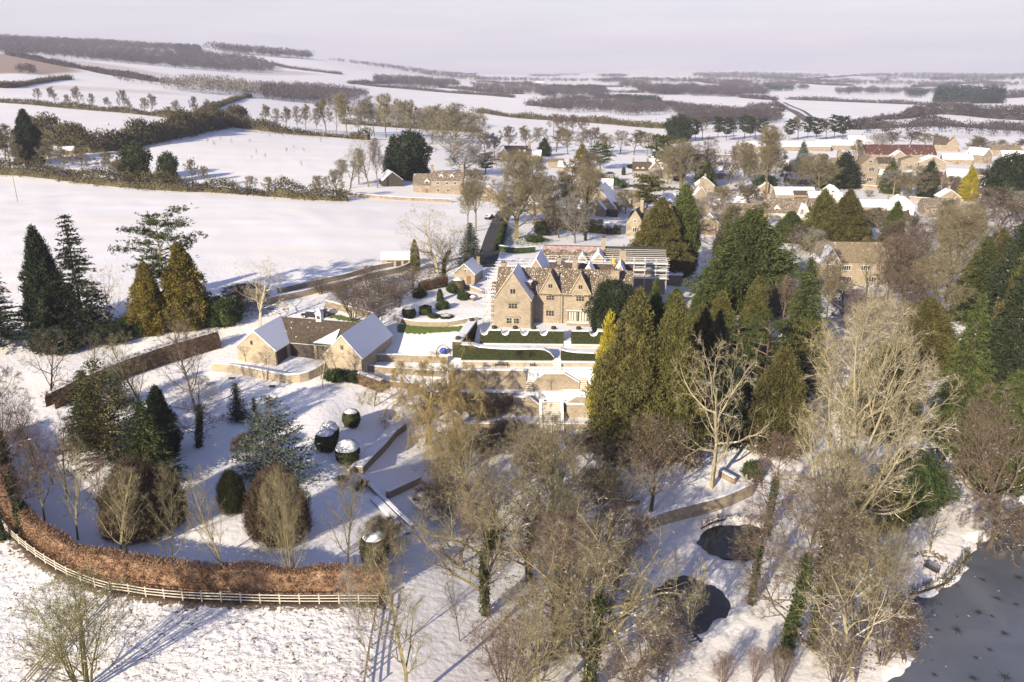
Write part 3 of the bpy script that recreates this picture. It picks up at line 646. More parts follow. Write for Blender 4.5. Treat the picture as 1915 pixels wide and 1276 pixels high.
b.box(8.0,3.7,5.75,17.9,3.9,5.9); b.box(17.9,3.7,5.55,25.6,3.98,5.75)
b.build('coping',M['stone_light'],man)
for u in (10.2,15.85): 
    b=MB(); b.lathe([(.0,9.7),(.16,9.75),(.1,10.0),(.22,10.15),(.18,10.35),(0,10.45)],8,(u,3.85,0)); b.build('finial',M['stone_grey'],man)
window(man,3.6,7.0,1.0,.9,2,'S',0); window(man,3.6,4.2,1.65,1.0,3,'S',0,'stone_light',1,2); window(man,3.6,1.3,2.4,1.0,4,'S',0,'stone_light',2,2)
for u in (10.2,15.85):
    window(man,u,7.25,.8,.75,2,'S',3.94); window(man,u,5.0,1.5,.95,3,'S',3.94,'stone_light',1,2)
window(man,10.2,1.9,1.55,1.05,3,'S',3.94,'stone_light',1,2); window(man,20.5,4.7,1.6,1.0,3,'S',4.06); window(man,20.5,1.9,1.6,1.0,3,'S',4.06); window(man,24,4.7,1.2,1.0,2,'S',4.06)
window(man,2.3,3.0,.5,.9,1,'E',7.1); window(man,2.4,1.0,.5,.9,1,'E',7.1)
for z,w_ in ((4.95,2.2),(2.05,2.9)):
    b=MB(); b.box(3.6-w_/2,-.14,z-.05,3.6+w_/2,-.003,z+.06); b.box(3.6-w_/2,-.14,z-.3,3.6-w_/2+.12,-.003,z-.05); b.box(3.6+w_/2-.12,-.14,z-.3,3.6+w_/2,-.003,z-.05); b.build('hood_mould',M['stone_grey'],man)
lg=MB(); lg.box(13.6,3.90,.55,18.2,3.935,2.5); lo_=lg.build('loggia',M['wood_dark'],man)
for i in range(9):
    b=MB(); x0=13.8+i*.5; b.box(x0,3.84,.6,x0+(.36 if i not in (3,) else .1),3.895,2.35); b.build('timber_board',M['timber'],lo_)
b=MB(); b.box(13.4,3.5,2.5,18.4,3.93,2.66); b.box(13.5,2.6,-.4,18.3,3.93,.5); b.build('porch_wall',M['stone_grey'],man)
b=MB(); b.box(13.3,3.45,2.665,18.5,3.93,2.72); b.box(13.5,2.6,.505,18.3,3.93,.56); b.build('porch_snow',M['snow'],man)
b=MB(); b.box(4.9,3.4,5.9,6.6,4.6,8.0); dm=b.build('roof_dormer',M['stone_grey'],man); b=MB(); b.box(4.7,3.3,8.0,6.8,4.7,8.15); b.build('dormer_roof',M['snow'],dm)
chimney(man,22.2,5.6,5.5,10.2,1.5,'stone',2); chimney(man,14.2,13.0,7.5,10.4,1.0,'stone',2); chimney(man,23.4,15.8,7.5,11.8,1.2,'stone',2); chimney(man,.3,10.5,5,9.8,1.0,'stone',2); chimney(man,10.8,16.5,7.5,9.8,.8,'stone',1)
b=MB(); b.bar((7.0,-.06,5.2),(7.0,-.06,0),.06); b.bar((12.6,3.85,5.4),(12.6,3.85,0),.06); b.build('downpipe',M['black'],man)
# --- scaffolding ---
def scaffold(name,label,par_xy,yaw,x0,x1,y0,y1,z0,levels,sp=2.2,rows=2,z=0,boards=True):
    o=empty(name,(par_xy[0],par_xy[1],z),R(yaw),None,label,'scaffolding'); r=.06; top=levels[-1]+1.2
    xs=np.arange(x0,x1+.1,sp); ys=np.linspace(y0,y1,rows)
    for X in xs:
        for Y in ys:
            b=MB(); b.bar((X,Y,z0),(X,Y,top+.3*math.sin(X*3+Y)),r); b.build('standard',M['metal'],o)
    for L in levels:
        for Y in ys:
            for dz in (0,.95):
                b=MB(); b.bar((x0-.5,Y,L+dz),(x1+.5,Y,L+dz),r); b.build('ledger',M['metal'],o)
        b=MB()
        for X in xs: b.bar((X,y0-.3,L),(X,y1+.3,L),r)
        b.build('transom',M['metal'],o)
        if boards:
            for i in range(len(ys)-1):
                b=MB(); b.box(x0-.2,ys[i]+.1,L+.05,x1+.2,min(ys[i]+.85,ys[i+1]-.05),L+.11); q=b.build('board',M['timber'],o); b=MB(); b.box(x0-.15,ys[i]+.15,L+.112,x1+.15,min(ys[i]+.75,ys[i+1]-.1),L+.19); b.build('board_snow',M['snow'],q)
    return o
scaffold('scaffolding','narrow scaffold tower against the left side wall of the manor house',mo,HY,-2.0,-.5,.2,7.5,-1,[1.6,3.4,5.2],1.4,4)
w2=(mo[0],mo[1])
scaffold('scaffolding','broad open scaffold deck behind the manor, beside the small gabled outbuilding',w2,HY,-3.5,4.0,14,30,-.5,[3.4,5.2],2.4,7)
# long range being re-roofed behind the manor
rr_=empty('long_range',(mo[0],mo[1],0),R(-6),None,'long low stone range behind the manor, half its roof stripped to battens','outbuilding')
block(rr_,7,20.5,30.5,39,-1,5.3,8.3,'x','stone','roof_speckled',.3,.1); block(rr_,20.7,34,30.5,39,-1,5.3,8.3,'x','stone','black',.3,.1)
block(rr_,17.4,21.4,28.4,34,-1,5.9,8.2,'y','stone_light','roof_snow',.2,.15); block(rr_,14.8,16.8,29.6,33,4,6.2,7.6,'y','stone','roof_snow',.1,.1)
b=MB()
for i in range(9):
    t=.06+i*.105; b.box(20.8,30.2+t*4.2-.06,5.18+t*3.1+.14,34.1,30.2+t*4.2+.1,5.18+t*3.1+.24)
b.build('batten',M['timber'],rr_)
b=MB()
n=26; V=[];
for i in range(n+1):
    X=7+13.4*i/n; lo=.72+.08*math.sin(i*.9); 
    for t in (lo,.985): V.append((X,30.2+t*4.55,5.1+t*3.28+.24))
b.add(V,[(2*i,2*i+1,2*i+3,2*i+2) for i in range(n)]); b.build('red_membrane',M['red_sheet'],rr_)
chimney(rr_,20.3,34.5,7.5,10.4,.9,'stone',2); 
b=MB(); b.box(7,34.6,8.36,34.1,34.9,8.62); b.build('ridge',M['black'],rr_)
scaffold('scaffolding','long scaffold run across the front of the stripped roof behind the manor',w2,-6,6,34,27.6,29.6,-1,[3.2,4.9,6.4],2.33,2)
scaffold('scaffolding','scaffold frame around the pale gable in the middle of the long range',w2,-6,16.8,22,25.4,27.2,-1,[4.2,5.8],1.7,2)
b=MB(); px_=w2; skp=empty('waste_chute',(mo[0],mo[1],0),R(-6),None,'yellow builders chute on the scaffold behind the manor','chute')
for i in range(5): 
    b=MB(); b.lathe([(.42,0),(.34,.9)],10,(22.6+i*.28,26.6,6.6-i*.75)); b.build('chute_section',M['yellow'],skp)
# --- outbuilding, shed, barns ---
def simple(name,label,px,py,yaw,w,d,e,r,axis,wm='stone_far',rm='roof_snow',wins=(),chims=(),dorms=(),doors=(),cat='house',extra=(),z=None,oh=.25,group=None,frame='white',at=None):
    o=hroot(name,label,px,py,yaw,cat,z,at,group); block(o,-w/2,w/2,0,d,-1,e,r,axis,wm,rm,oh)
    for x in extra: block(o,*x)
    for x in wins: window(o,*x[:6],x[6] if len(x)>6 else 0,frame)
    for x in chims: chimney(o,*x)
    for x in dorms: dormer(o,*x)
    for x in doors: door(o,*x)
    return o
W_=lambda x,z,w,h,n=2,f='S',p=0:(x,z,w,h,n,f,p)
simple('outbuilding','small gabled stone outbuilding with a brown door left of the scaffolding',869,531,-14,4.8,6.5,2.4,4.6,'y','stone','roof_snow',wins=(W_(.2,3.1,.5,.5,1),),doors=((1.0,0,1.0,1.9,'S',0),),chims=((1.5,6.2,2.5,5.0,.7,'stone_grey',1),),cat='outbuilding')
simple('field_shed','low open-fronted stone shed with a snowy roof on the field edge',741,499,4,6.8,4,1.9,3.1,'x','stone','roof_snow',doors=((-1.4,0,1.5,1.5,'S',0,'wood_dark'),(.6,0,1.2,1.4,'S',0,'wood_dark'),(2.4,0,1.1,1.5,'S',0,'wood_dark')),cat='shed')
bo=PZ(446,678,-3); barn=empty('courtyard_barn',(bo[0],bo[1],-3.2),R(-14),None,'stone courtyard barn with two snowy gabled wings and a clock turret','barn')
block(barn,0,7.4,0,9.2,-1,3.1,6.2,'y','stone_light','roof_snow',.3,.15); block(barn,16.3,23,.9,14.2,-1,2.8,6.4,'y','stone_light','roof_snow',.3,.15)
block(barn,3.7,19.6,4.8,13.2,-1,3.05,6.05,'x','stone_light','roof_dark',.3,.0)
window(barn,3.0,4.1,.45,.7,1,'S',0,'stone'); window(barn,19.6,4.3,.5,.7,2,'S',.9,'stone')
b=MB(); b.box(7.404,.5,0,7.46,3.9,2.6); b.build('barn_door',M['wood_dark'],barn)
b=MB(); b.box(7.7,4.70,0,12.3,4.795,2.8); b.box(12.9,4.70,0,16.2,4.795,2.8); b.build('barn_door',M['wood_dark'],barn)
b=MB(); b.box(12.35,4.55,-.2,12.85,4.79,3.0); b.build('pier',M['stone_light'],barn)
b=MB(); b.box(7.9,4.45,2.93,16,4.6,3.03); b.build('gutter',M['metal'],barn)
b=MB(); b.box(11.0,8.6,5.5,12.0,9.6,7.4); t_=b.build('clock_turret',M['white'],barn)
b=MB(); b.add([(10.8,8.4,7.4),(12.2,8.4,7.4),(12.2,9.8,7.4),(10.8,9.8,7.4),(11.5,9.1,8.5)],[(0,1,4),(1,2,4),(2,3,4),(3,0,4)]); b.build('turret_roof',M['metal'],t_)
b=MB(); b.add([(11.5+.36*math.cos(a),8.58,6.75+.36*math.sin(a)) for a in np.linspace(0,2*math.pi,17)[:-1]]+[(11.5,8.58,6.75)],[(i,(i+1)%16,16) for i in range(16)]); b.build('clock_face',M['black'],t_)
b=MB(); b.box(11.49,8.55,6.75,11.51,8.57,7.02); b.box(11.5,8.55,6.74,11.68,8.57,6.76); b.build('clock_hand',M['white'],t_)
b=MB(); b.add([(12.2,4.6,3.32),(16.2,4.6,3.32),(16.2,7.4,5.38),(14.8,6.0,4.36),(13.2,5.4,3.9)],[(0,1,2),(0,2,3),(0,3,4)]); b.build('roof_snow_patch',M['snow'],barn)
# wall climbers on the gables
def climber(par,x,y,z,h,w,seed,m='bark_grey',name='climber'):
    r=random.Random(seed); b=MB()
    def g(p,d,L,rr,k):
        for i in range(4):
            d=(d[0]+r.uniform(-.35,.35),d[1]+r.uniform(-.15,.25)); n_=math.hypot(*d); d=(d[0]/n_,d[1]/n_); q=(p[0]+d[0]*L/4,p[1]+d[1]*L/4)
            if abs(q[0]-x)>w or q[1]>h: return
            b.bar((p[0],y,z+p[1]),(q[0],y,z+q[1]),rr,rr*.8,3)
            if k>0 and i>0: 
                for s in (-1,1): g(q,(d[0]+s*r.uniform(.5,1.1),d[1]),L*.6,rr*.6,k-1)
            p=q; rr*=.8
    g((x,0),(0,1),h*.9,.06,3); return b.build(name,M[m],par)
climber(barn,1.6,-.08,0,3.4,2.4,1); climber(barn,5.4,-.08,0,2.6,1.6,2); climber(barn,18.2,.82,0,3.4,1.8,3)
# ---- village ----
simple('cottage','two-storey honey stone cottage with two white dormers and end chimneys beyond the big field',836,363,-3,12.5,6,5.4,8.4,'x','stone_far','roof_speckled',wins=(W_(-3.5,4.2,1.1,1),W_(.0,4.2,1.1,1),W_(3.2,4.2,1.1,1),W_(-3.5,1.4,1.2,1.1),W_(.6,1.4,1.2,1.1)),chims=((-6.0,3,7.5,10.6,.9,'stone_far',1),(6.0,3,7.5,11,.9,'stone_far',1)),dorms=((-2.2,.7,5.6),(2.0,.7,5.6)),extra=((-13.3,-6.3,.3,6.3,-1,3.6,7.3,'x','stone_far','roof_speckled',.25),),doors=((-8,0,1,2,'S',.3),))
dormer(bpy.data.objects['cottage'],-7.9,.6,3.6,1.8,1.1)
simple('timber_shed','dark timber shed with a snowy roof under the conifers beyond the big field',735,349,20,8,9,2.6,5.8,'y','wood_dark','roof_snow',cat='shed')
simple('farmhouse','dark roofed farmhouse with two arched dormers at the foot of the hill',966,303,-8,14,7,4.2,8.2,'x','stone_far','roof_dark',wins=(W_(-5,2.2,1.2,1.1),W_(-2,2.2,1.2,1.1)),chims=((6.6,3,7,10.5,1.3,'stone_far',1),),dorms=((1.5,.6,4.6),(4.4,.6,4.6)),extra=((-10,-4,-1.5,6,-1,3.8,7.2,'y','stone_far','roof_snow'),(7,13,1,8,-1,3.4,6,'x','stone_far','roof_snow')))
simple('stone_barn_annex','plain stone lean building right of the farmhouse',1039,315,-5,8,6,3.4,4.6,'x','stone_far','roof_tan',cat='outbuilding')
simple('l_shaped_house','l-shaped stone house with dark left roof and snowy right roof',1200,331,-6,9,7,3.2,6.8,'x','stone_far','roof_dark',wins=(W_(-3,1.3,1.6,1.3),W_(0.4,1.3,2,1.3,3)),chims=((-4.2,4,6,8.3,.9,'stone_far',1),),dorms=((-2.2,.5,3.3,1.3,.6),(.4,.5,3.3,1.3,.6)),extra=((3.4,9,-1.3,7,-1,4,7,'y','stone_far','roof_snow'),(8,13,1,8,-1,3.6,6.6,'x','stone_far','roof_snow')))
window(bpy.data.objects['l_shaped_house'],6.3,3,1.0,1.0,1,'S',-1.3)
simple('gabled_house','tall steep gabled stone house with a snowy left roof slope in the village',1116,402,-16,13.5,16,2.8,9.6,'y','stone_far','roof_snow',extra=((-4,3.5,-3.4,0,-1,2.6,6.4,'y','stone_far','roof_snow'),))
simple('dark_roofed_annex','low annexe with dark roof patch in front of the tall gabled house',1137,405,-10,6.5,5,2.0,4.6,'x','wood_dark','roof_dark',cat='outbuilding')
simple('cottage_with_white_gable','low cottage with a small white gable and chimney behind the tall gabled house',1160,386,-10,15,6,3.0,5.8,'x','stone_far','roof_speckled',chims=((-3.5,3,5,7,.8,'render',1),),extra=((-.5,4,-1.6,4,-1,3,5.4,'y','render','roof_snow'),),wins=(W_(1.7,2,1.2,1.1,2,'S',-1.6),))
simple('chapel_house','old stone house with pointed gable and dark roof left of the tall conifers',1186,443,-22,5.5,5,4.4,8.4,'y','stone','roof_dark',wins=(W_(0,2.2,1.2,1.2),W_(0,5,.7,.8)),chims=((1.0,4.5,7,10.8,1.1,'stone',2),),extra=((2.5,10.5,.6,5.6,-1,4.0,7.8,'x','stone','roof_dark'),))
ct=hroot('open_carport','white timber carport with snow on its flat roof beside the pointed-gable house',1152,431,-5,'carport')
b=MB(); b.box(-4,0,2.3,4,4,2.5); b.build('frame',M['white'],ct); b=MB(); b.box(-4.1,-.1,2.5,4.1,4.1,2.68); b.build('roof_snow_layer',M['snow'],ct)
for x in (-3.9,-1.3,1.3,3.9):
    b=MB(); b.bar((x,.1,-.3),(x,.1,2.3),.1); b.bar((x,.1,1.6),(x+.6*(1 if x<3 else -1),.1,2.3),.06); b.build('post',M['white'],ct)
simple('chimney_house','stone house showing a broad chimney gable with snowy wings either side',1309,394,-10,6,8,5.2,9,'y','stone_far','roof_snow',chims=((0,.6,7.5,12,1.6,'stone_far',1),),extra=((-6.5,-3,1,6,-1,3.4,6,'y','render','roof_snow'),(3.1,10,2,8,-1,3.2,6.2,'x','stone_far','roof_speckled'),(4.3,8.3,.4,5,-1,3.4,6,'y','stone_far','roof_dark')),wins=(W_(-4.8,2.8,1.3,1,3,'S',1),W_(6.3,2.6,1.4,1,2,'S',.4)))
simple('long_dark_roofed_house','long house with speckled dark roof and a small pointed dormer, middle of the village',1470,414,-3,13,7,3.2,7.6,'x','render','roof_speckled',chims=((-6.2,3.5,6.5,9,.9,'stone_far',1),),extra=((3.5,7.5,-3,4,-1,2.6,6.2,'y','render','roof_snow'),(-12,-6.7,1,7,-1,3,6.4,'x','stone_far','roof_speckled')))
dormer(bpy.data.objects['long_dark_roofed_house'],-3.4,.5,3.2,1.8,1.2)
simple('courtyard_house','snow covered courtyard buildings around a dark slate square',1487,378,-3,16,8,3,5.5,'x','stone_far','roof_snow',extra=((-1,7,-1.2,1,2.2,3.4,4.6,'x','stone_far','roof_dark'),))
simple('tiny_white_house','tiny white gabled house with one window among dark trees',1556,372,-2,5,5,3.4,5.4,'y','white','roof_snow',wins=(W_(0,2.8,1.3,1.2),),extra=((-4,3,-3,0,-1,1.5,2.6,'x','white','roof_snow'),))
simple('gabled_manor','tall three-storey gabled stone manor with mullioned windows in the village',1621,347,-3,8.6,9,9.6,13.6,'y','stone_far','roof_tan',wins=(W_(.2,11.2,1.6,1),W_(1.2,7.6,2.6,1.8,4),W_(1,2.8,2.8,1.6,4)),chims=((-5.5,5,9,15,1.4,'stone_far',1),(-13,5,9,15.5,1.6,'stone_far',2)),extra=((-16,-4.5,3,11,-1,8,12,'x','stone_far','roof_tan'),(4.4,9,2,7,-1,5,7,'x','stone_far','roof_snow')))
simple('red_roofed_barn','very long barn with a rusty red roof at the right of the village',1684,300,-2,43,13,3.6,8.8,'x','stone_far','roof_red',cat='barn')
simple('farm_barn','long snow roofed farm barn, left half of the pair beyond the village',1468,283,-2,62,14,3.2,6,'x','stone_far','roof_snow',cat='barn')
simple('farm_barn','snow roofed farm barn to the right end of the pair beyond the village',1585,281,-4,42,14,3.4,6.4,'x','stone_far','roof_snow',cat='barn')
simple('hilltop_house','stone gable end with dark roof standing above the red roofed barn',1780,284,-25,8,8,5,9.5,'y','stone_far','roof_tan',extra=((-12,-3,.5,8,-1,4.6,9,'x','stone_far','roof_dark'),),chims=((0,.5,8,11,.9,'stone_far',1),))
for q in [('snow_gabled_cottage','small snow roofed gable in front of the red roof',1681,304,-8,8,7,3.5,6.6,'y','stone_far','roof_snow'),
 ('tan_walled_barn','tan walled building with dark doorway before the red roof',1703,316,-12,11,8,4.6,6.6,'y','stone_far','roof_tan'),
 ('snow_roofed_cottage','wide snow roofed cottage right of the tan walled building',1743,318,-10,14,9,4,7.4,'y','stone_far','roof_snow'),
 ('low_snowy_range','low snowy range beyond the bare tree at right of the village',1790,308,-16,16,9,3,5.6,'x','stone_far','roof_snow'),
 ('ochre_house','ochre stone house with snowy left slope near the right edge',1845,306,25,8,12,5,8.6,'y','stone_far','roof_snow'),
 ('glasshouse_range','dark and snow striped low roofs above the big dark evergreen',1848,336,-12,15,11,2.4,4.6,'x','stone_far','roof_speckled'),
 ('edge_cottage','pale cottage roof at the far right edge of the village',1895,306,-10,13,7,4,7,'x','render','roof_snow'),
 ('rear_terrace','low tan terrace behind the ochre house',1878,292,-4,20,7,4,6.6,'x','stone_far','roof_tan'),
 ('white_gabled_cottage','white gabled cottage with snowy roofs right of the tiny white house',1687,404,-6,8,8,3.5,6.8,'y','white','roof_snow'),
 ('snowy_bungalow','low snowy bungalow roof left of the white gabled cottage',1642,400,-4,12,7,2.6,4.6,'x','stone_far','roof_snow'),
 ('red_tiled_shed','small red tiled shed roof below the village barn',1757,340,-4,11,5,2.4,4.2,'x','stone_far','roof_red'),
 ('garden_house','low snowy roof between trees left of the gabled manor',1500,345,-6,14,8,2.6,4.8,'x','stone_far','roof_snow'),
 ('roadside_cottage','low pale cottage below the white gabled cottage',1645,425,-5,20,7,2.6,5,'x','stone_far','roof_dark'),
 ('lane_cottage','cottage roof behind the great bare tree on the lane',915,378,-20,9,7,3,6,'y','stone_far','roof_snow'),
 ('hedge_cottage','snowy roof between bare trees left of the chimney house',1268,392,-12,12,7,3,5.6,'x','stone_far','roof_snow'),
 ('far_farm','pale far farmhouse beneath the wooded hill',1010,158,0,30,12,6,10,'x','stone_far','snow'),
 ('far_village_house','far pale house on the brow behind the middle woods',880,150,0,34,12,6,10,'x','render','snow'),
 ('orchard_cottage','stone cottage low behind the trees under the gabled manor',1568,352,-6,10,7,4.0,7,'x','stone_far','roof_tan'),
 ('crossroads_house','snow roofed house low at the left of the red roofed barn',1657,318,-6,9,7,3.6,6.4,'x','stone_far','roof_dark'),
 ('pasture_house','stone house with snowy roof behind the golden cypress',1795,345,-14,12,8,3.6,6.6,'x','stone_far','roof_snow'),
 ('lane_end_cottage','small stone cottage beside the goal frame lawn',1010,398,-12,9,6,3.2,6,'x','stone_far','roof_snow'),
 ('orchard_house','gabled house among trees left of the slate square courtyard',1432,372,-8,8,8,3.6,7,'y','stone_far','roof_snow'),
 ('snowy_row','short snowy roofed row right of the chimney house',1360,398,-5,14,6,3,5.6,'x','stone_far','roof_snow'),
 ('village_cottage','dark roofed cottage between the long dark roof and the rusty conifer',1538,404,-6,9,6,3,6,'x','stone_far','roof_speckled'),
 ('village_cottage','small pale cottage below the slate square courtyard',1420,395,10,7,6,3,5.6,'y','render','roof_snow'),
 ('village_cottage','stone cottage between the gabled manor and the red tiled shed',1712,345,-6,10,6,3.2,6,'x','stone_far','roof_snow'),
 ('village_cottage','cottage below the low snowy range, right of the red tiled shed',1790,362,-8,9,6,3.2,6,'x','stone_far','roof_speckled'),
 ('village_cottage','small gable in trees just right of the tall conifers behind the manor',1325,440,-14,7,7,3.4,6.8,'y','stone_far','roof_snow'),
 ('village_cottage','snow roofed cottage behind the steep gabled house',1088,360,-10,10,6,3,6,'x','stone_far','roof_snow'),
 ('village_cottage','cottage with tan roof right of the l-shaped house',1262,338,-5,10,7,3.2,6.4,'x','stone_far','roof_tan'),
 ('village_cottage','far snowy cottage behind the windbreak end',1602,272,-5,12,8,3.4,6.6,'x','stone_far','roof_snow'),
 ('village_cottage','stone house under bare trees at the right edge',1900,345,-8,12,8,3.6,7,'x','stone_far','roof_snow'),
 ('village_cottage','low cottage between the garden wall and the bare oaks on the right',1760,402,-6,13,6,2.8,5.6,'x','stone_far','roof_speckled'),
 ('village_cottage','pale gable left of the gabled manor chimneys',1532,318,-6,8,7,3.4,6.8,'y','stone_far','roof_snow'),
 ('village_cottage','snowy roofs between the chimney house and the farm barns',1345,335,-6,13,7,3,6,'x','stone_far','roof_snow'),
 ('village_cottage','snow roofed cottage at the left foot of the steep gabled house',1068,405,-14,9,7,3,5.8,'x','stone_far','roof_snow'),
 ('village_cottage','brown roofed cottage right of the white carport and pointed gable',1228,425,-8,11,6,3,5.8,'x','stone_far','roof_speckled'),
 ('village_cottage','small snowy roof in the gap between the tall conifers and chimney house',1290,412,-6,7,6,2.6,5,'y','stone_far','roof_snow'),
 ('village_cottage','low speckled roof just right of the chimney house garden',1385,412,-4,12,6,2.8,5.6,'x','stone_far','roof_speckled'),
 ('village_cottage','gable end peeping between trees above the chimney house',1318,362,-8,8,8,3.4,6.6,'y','stone_far','roof_snow'),
 ('village_cottage','snow roofed outhouse right of the slate square courtyard',1532,382,-3,8,6,2.4,4.6,'x','stone_far','roof_snow'),
 ('village_cottage','long low roof at the foot of the village barns',1440,315,-3,20,7,2.8,5.2,'x','stone_far','roof_snow'),
 ('village_cottage','little stone lodge by the road at the village entrance',1130,358,-8,7,5,2.6,5,'x','stone_far','roof_snow'),
 ('village_cottage','snowy shed behind the l-shaped house',1232,312,-4,10,6,2.6,5,'x','stone_far','roof_snow'),
 ('village_cottage','cottage with white end wall under the huge dark evergreen',1838,375,-12,9,7,3.2,6.4,'x','render','roof_snow'),
 ('village_cottage','cottage roof between the red tiled shed and golden cypress',1775,382,-8,8,6,2.8,5.6,'y','stone_far','roof_snow'),
 ('village_cottage','stone gable low in the trees below the long dark roof',1500,440,-6,8,7,3,6.2,'y','stone_far','roof_snow'),
 ('hill_foot_cottage','snowy low roof right of the tan stone annexe',1062,322,-10,10,7,2.8,5,'x','stone_far','roof_snow')]:
    nm,lb,px,py,yw,w,d,e,r,ax,wm,rm=q
    zz=simple(nm,lb,px,py,yw,w,d,e,r,ax,wm,rm,wins=(W_(-w*.22,e*.55,1.1,1.0,2),W_(w*.22,e*.55,1.1,1.0,2)),chims=((w*.38 if ax=='x' else 0,d*.5,e,r+1.3,.8,'stone_far',1),),doors=((0,-.1,1,1.9,'S',0),) if e>2.5 else ())
simple('field_hut','small hut with a snowy roof under the dark spruce on the left',128,290,15,5,4,2.2,3.8,'x','wood_brown','snow',cat='hut')
rh=simple('stone_villa','stone villa with a tan roof and white windows behind bare trees on the right',1605,532,-3,20,8,5.8,9.8,'x','stone','roof_tan',wins=(W_(-3.5,4.2,2.2,1.1,4),W_(1.2,4.2,2.2,1.1,4),W_(6,4.2,2.2,1.1,4),W_(-3,1.3,2.2,1.2,4),W_(3,1.3,2.4,1.2,4)),chims=((8.6,4,8,11,1.1,'stone',2),),extra=((-10.4,-5.6,-1.6,6,-1,5.8,9.4,'y','stone','roof_snow'),(10.2,17,1.5,8,-1,4.4,7.4,'x','stone','roof_tan')))
window(rh,-8,4.6,1.8,1.4,3,'S',-1.6,'white',1,2); window(rh,-8,1.5,1.8,1.7,3,'S',-1.6,'white',1,2)
gh=hroot('garden_room','low flat roofed garden room under snow right of the manor',1243,533,-6,'outbuilding')
b=MB(); b.box(-4,0,-1,4,6,2.4); b.box(-6.4,-3,-1.5,-4.2,4,1.2); b.build('wall',M['stone_grey'],gh); b=MB(); b.box(-4.2,-.2,2.4,4.2,6.2,2.7); b.box(-6.6,-3.2,1.2,-4.19,4.2,1.4); b.build('roof',M['snow'],gh)
cd=hroot('snowy_canopy','round snow topped canopy beside the flat roofed garden room',1205,520,0,'canopy'); b=MB(); b.lathe([(.12,-.4),(.12,2.2),(1.9,2.3),(1.9,2.45)],16); b.build('post',M['wood_dark'],cd); b=MB(); b.lathe([(1.95,2.46),(1.7,2.8),(1.0,3.1),(0,3.25)],16); b.build('canopy_top',M['snow'],cd,True)
# ---------------- garden terraces ----------------
def X(px,Y,z): return (px-CX)*mpp(Y,z)
def terrace(z,YL,YR,pl,pr,Yb,zb,name='terrace'):
    x0,x1=X(pl,YL,z),X(pr,YR,z); b=MB(); b.prism([(x0,YL+.45,zb),(x1,YR+.45,zb),(x1,Yb,zb),(x0,Yb,zb)],[(x0,YL+.45,z),(x1,YR+.45,z),(x1,Yb,z),(x0,Yb,z)])
    return tag(b.build(name,M['snow']),kind='structure')
def rwall(label,pl,YL,pr,YR,zt,zb,m='stone',th=.5,zt2=None,name='retaining_wall',cap=.35,group=None):
    x0,x1=X(pl,YL,zt),X(pr,YR,zt); zt2=zt if zt2 is None else zt2
    L=math.hypot(x1-x0,YR-YL); a=math.atan2(YR-YL,x1-x0); o=empty(name,(x0,YL,0),a,None,label,'wall',group)
    b=MB(); b.prism([(0,0,zb),(L,0,zb),(L,th,zb),(0,th,zb)],[(0,0,zt+.25),(L,0,zt2+.25),(L,th,zt2+.25),(0,th,zt+.25)]); b.build('masonry',M[m],o)
    b=MB(); b.prism([(-.05,-.08,zt+.255),(L+.05,-.08,zt2+.255),(L+.05,th+.08,zt2+.255),(-.05,th+.08,zt+.255)],[(-.05,-.08,zt+.4),(L+.05,-.08,zt2+.4),(L+.05,th+.08,zt2+.4),(-.05,th+.08,zt+.4)]); b.build('snow_cap',M['snow'],o); return o
tt=terrace(-.05,134.6,133.8,888,1160,147.5,-4); terrace(-.95,127.3,126.7,862,1165,135,-5); terrace(-2.1,125.2,124.6,835,1165,128,-7); terrace(-5.4,123.6,123,800,1165,126,-10); terrace(-9.05,119.2,118.6,780,1165,124,-12)
rwall('pale low wall under the crenellated upper yew hedge',905,134.6,1052,134.1,-.9,-3,'stone_light',.4)
rwall('pale low wall under the right end of the upper yew hedge',1070,134,1160,133.7,-.9,-3,'stone_light',.4)
rwall('pale curved-foot wall beneath the long lower yew hedge',862,127.2,1036,126.85,-1.5,-4,'stone_light',.4)
rwall('pale wall beneath the short lower yew hedge right of the steps',1048,126.85,1165,126.5,-1.5,-4,'stone_light',.4)
rwall('tall upper retaining wall left of the double steps, with trained shrubs',838,125.2,984,124.9,-2.25,-7,'stone',.5)
rwall('set back stretch of the upper retaining wall behind the double steps',984,126.1,1165,125.7,-2.25,-7,'stone',.5)
rwall('tall lower retaining wall left of the long stairs, behind the shrubbery',800,123.6,962,123.3,-5.6,-11,'stone_grey',.5)
rwall('set back stretch of the lower retaining wall above the long stairs',1005,124.6,1165,124.2,-5.6,-11,'stone',.5)
rwall('right hand pier wall of the lower terrace above the planted bed',1060,121.6,1165,121.2,-7.0,-11,'stone',.4,-7.0)
rwall('low wall round the planted bed right of the long stairs',1040,118.8,1165,118.5,-9.2,-13,'stone',.4)
rwall('lowest long wall half hidden by bare shrubs left of the long stairs',780,119.2,1008,118.8,-9.25,-13,'stone_grey',.4)
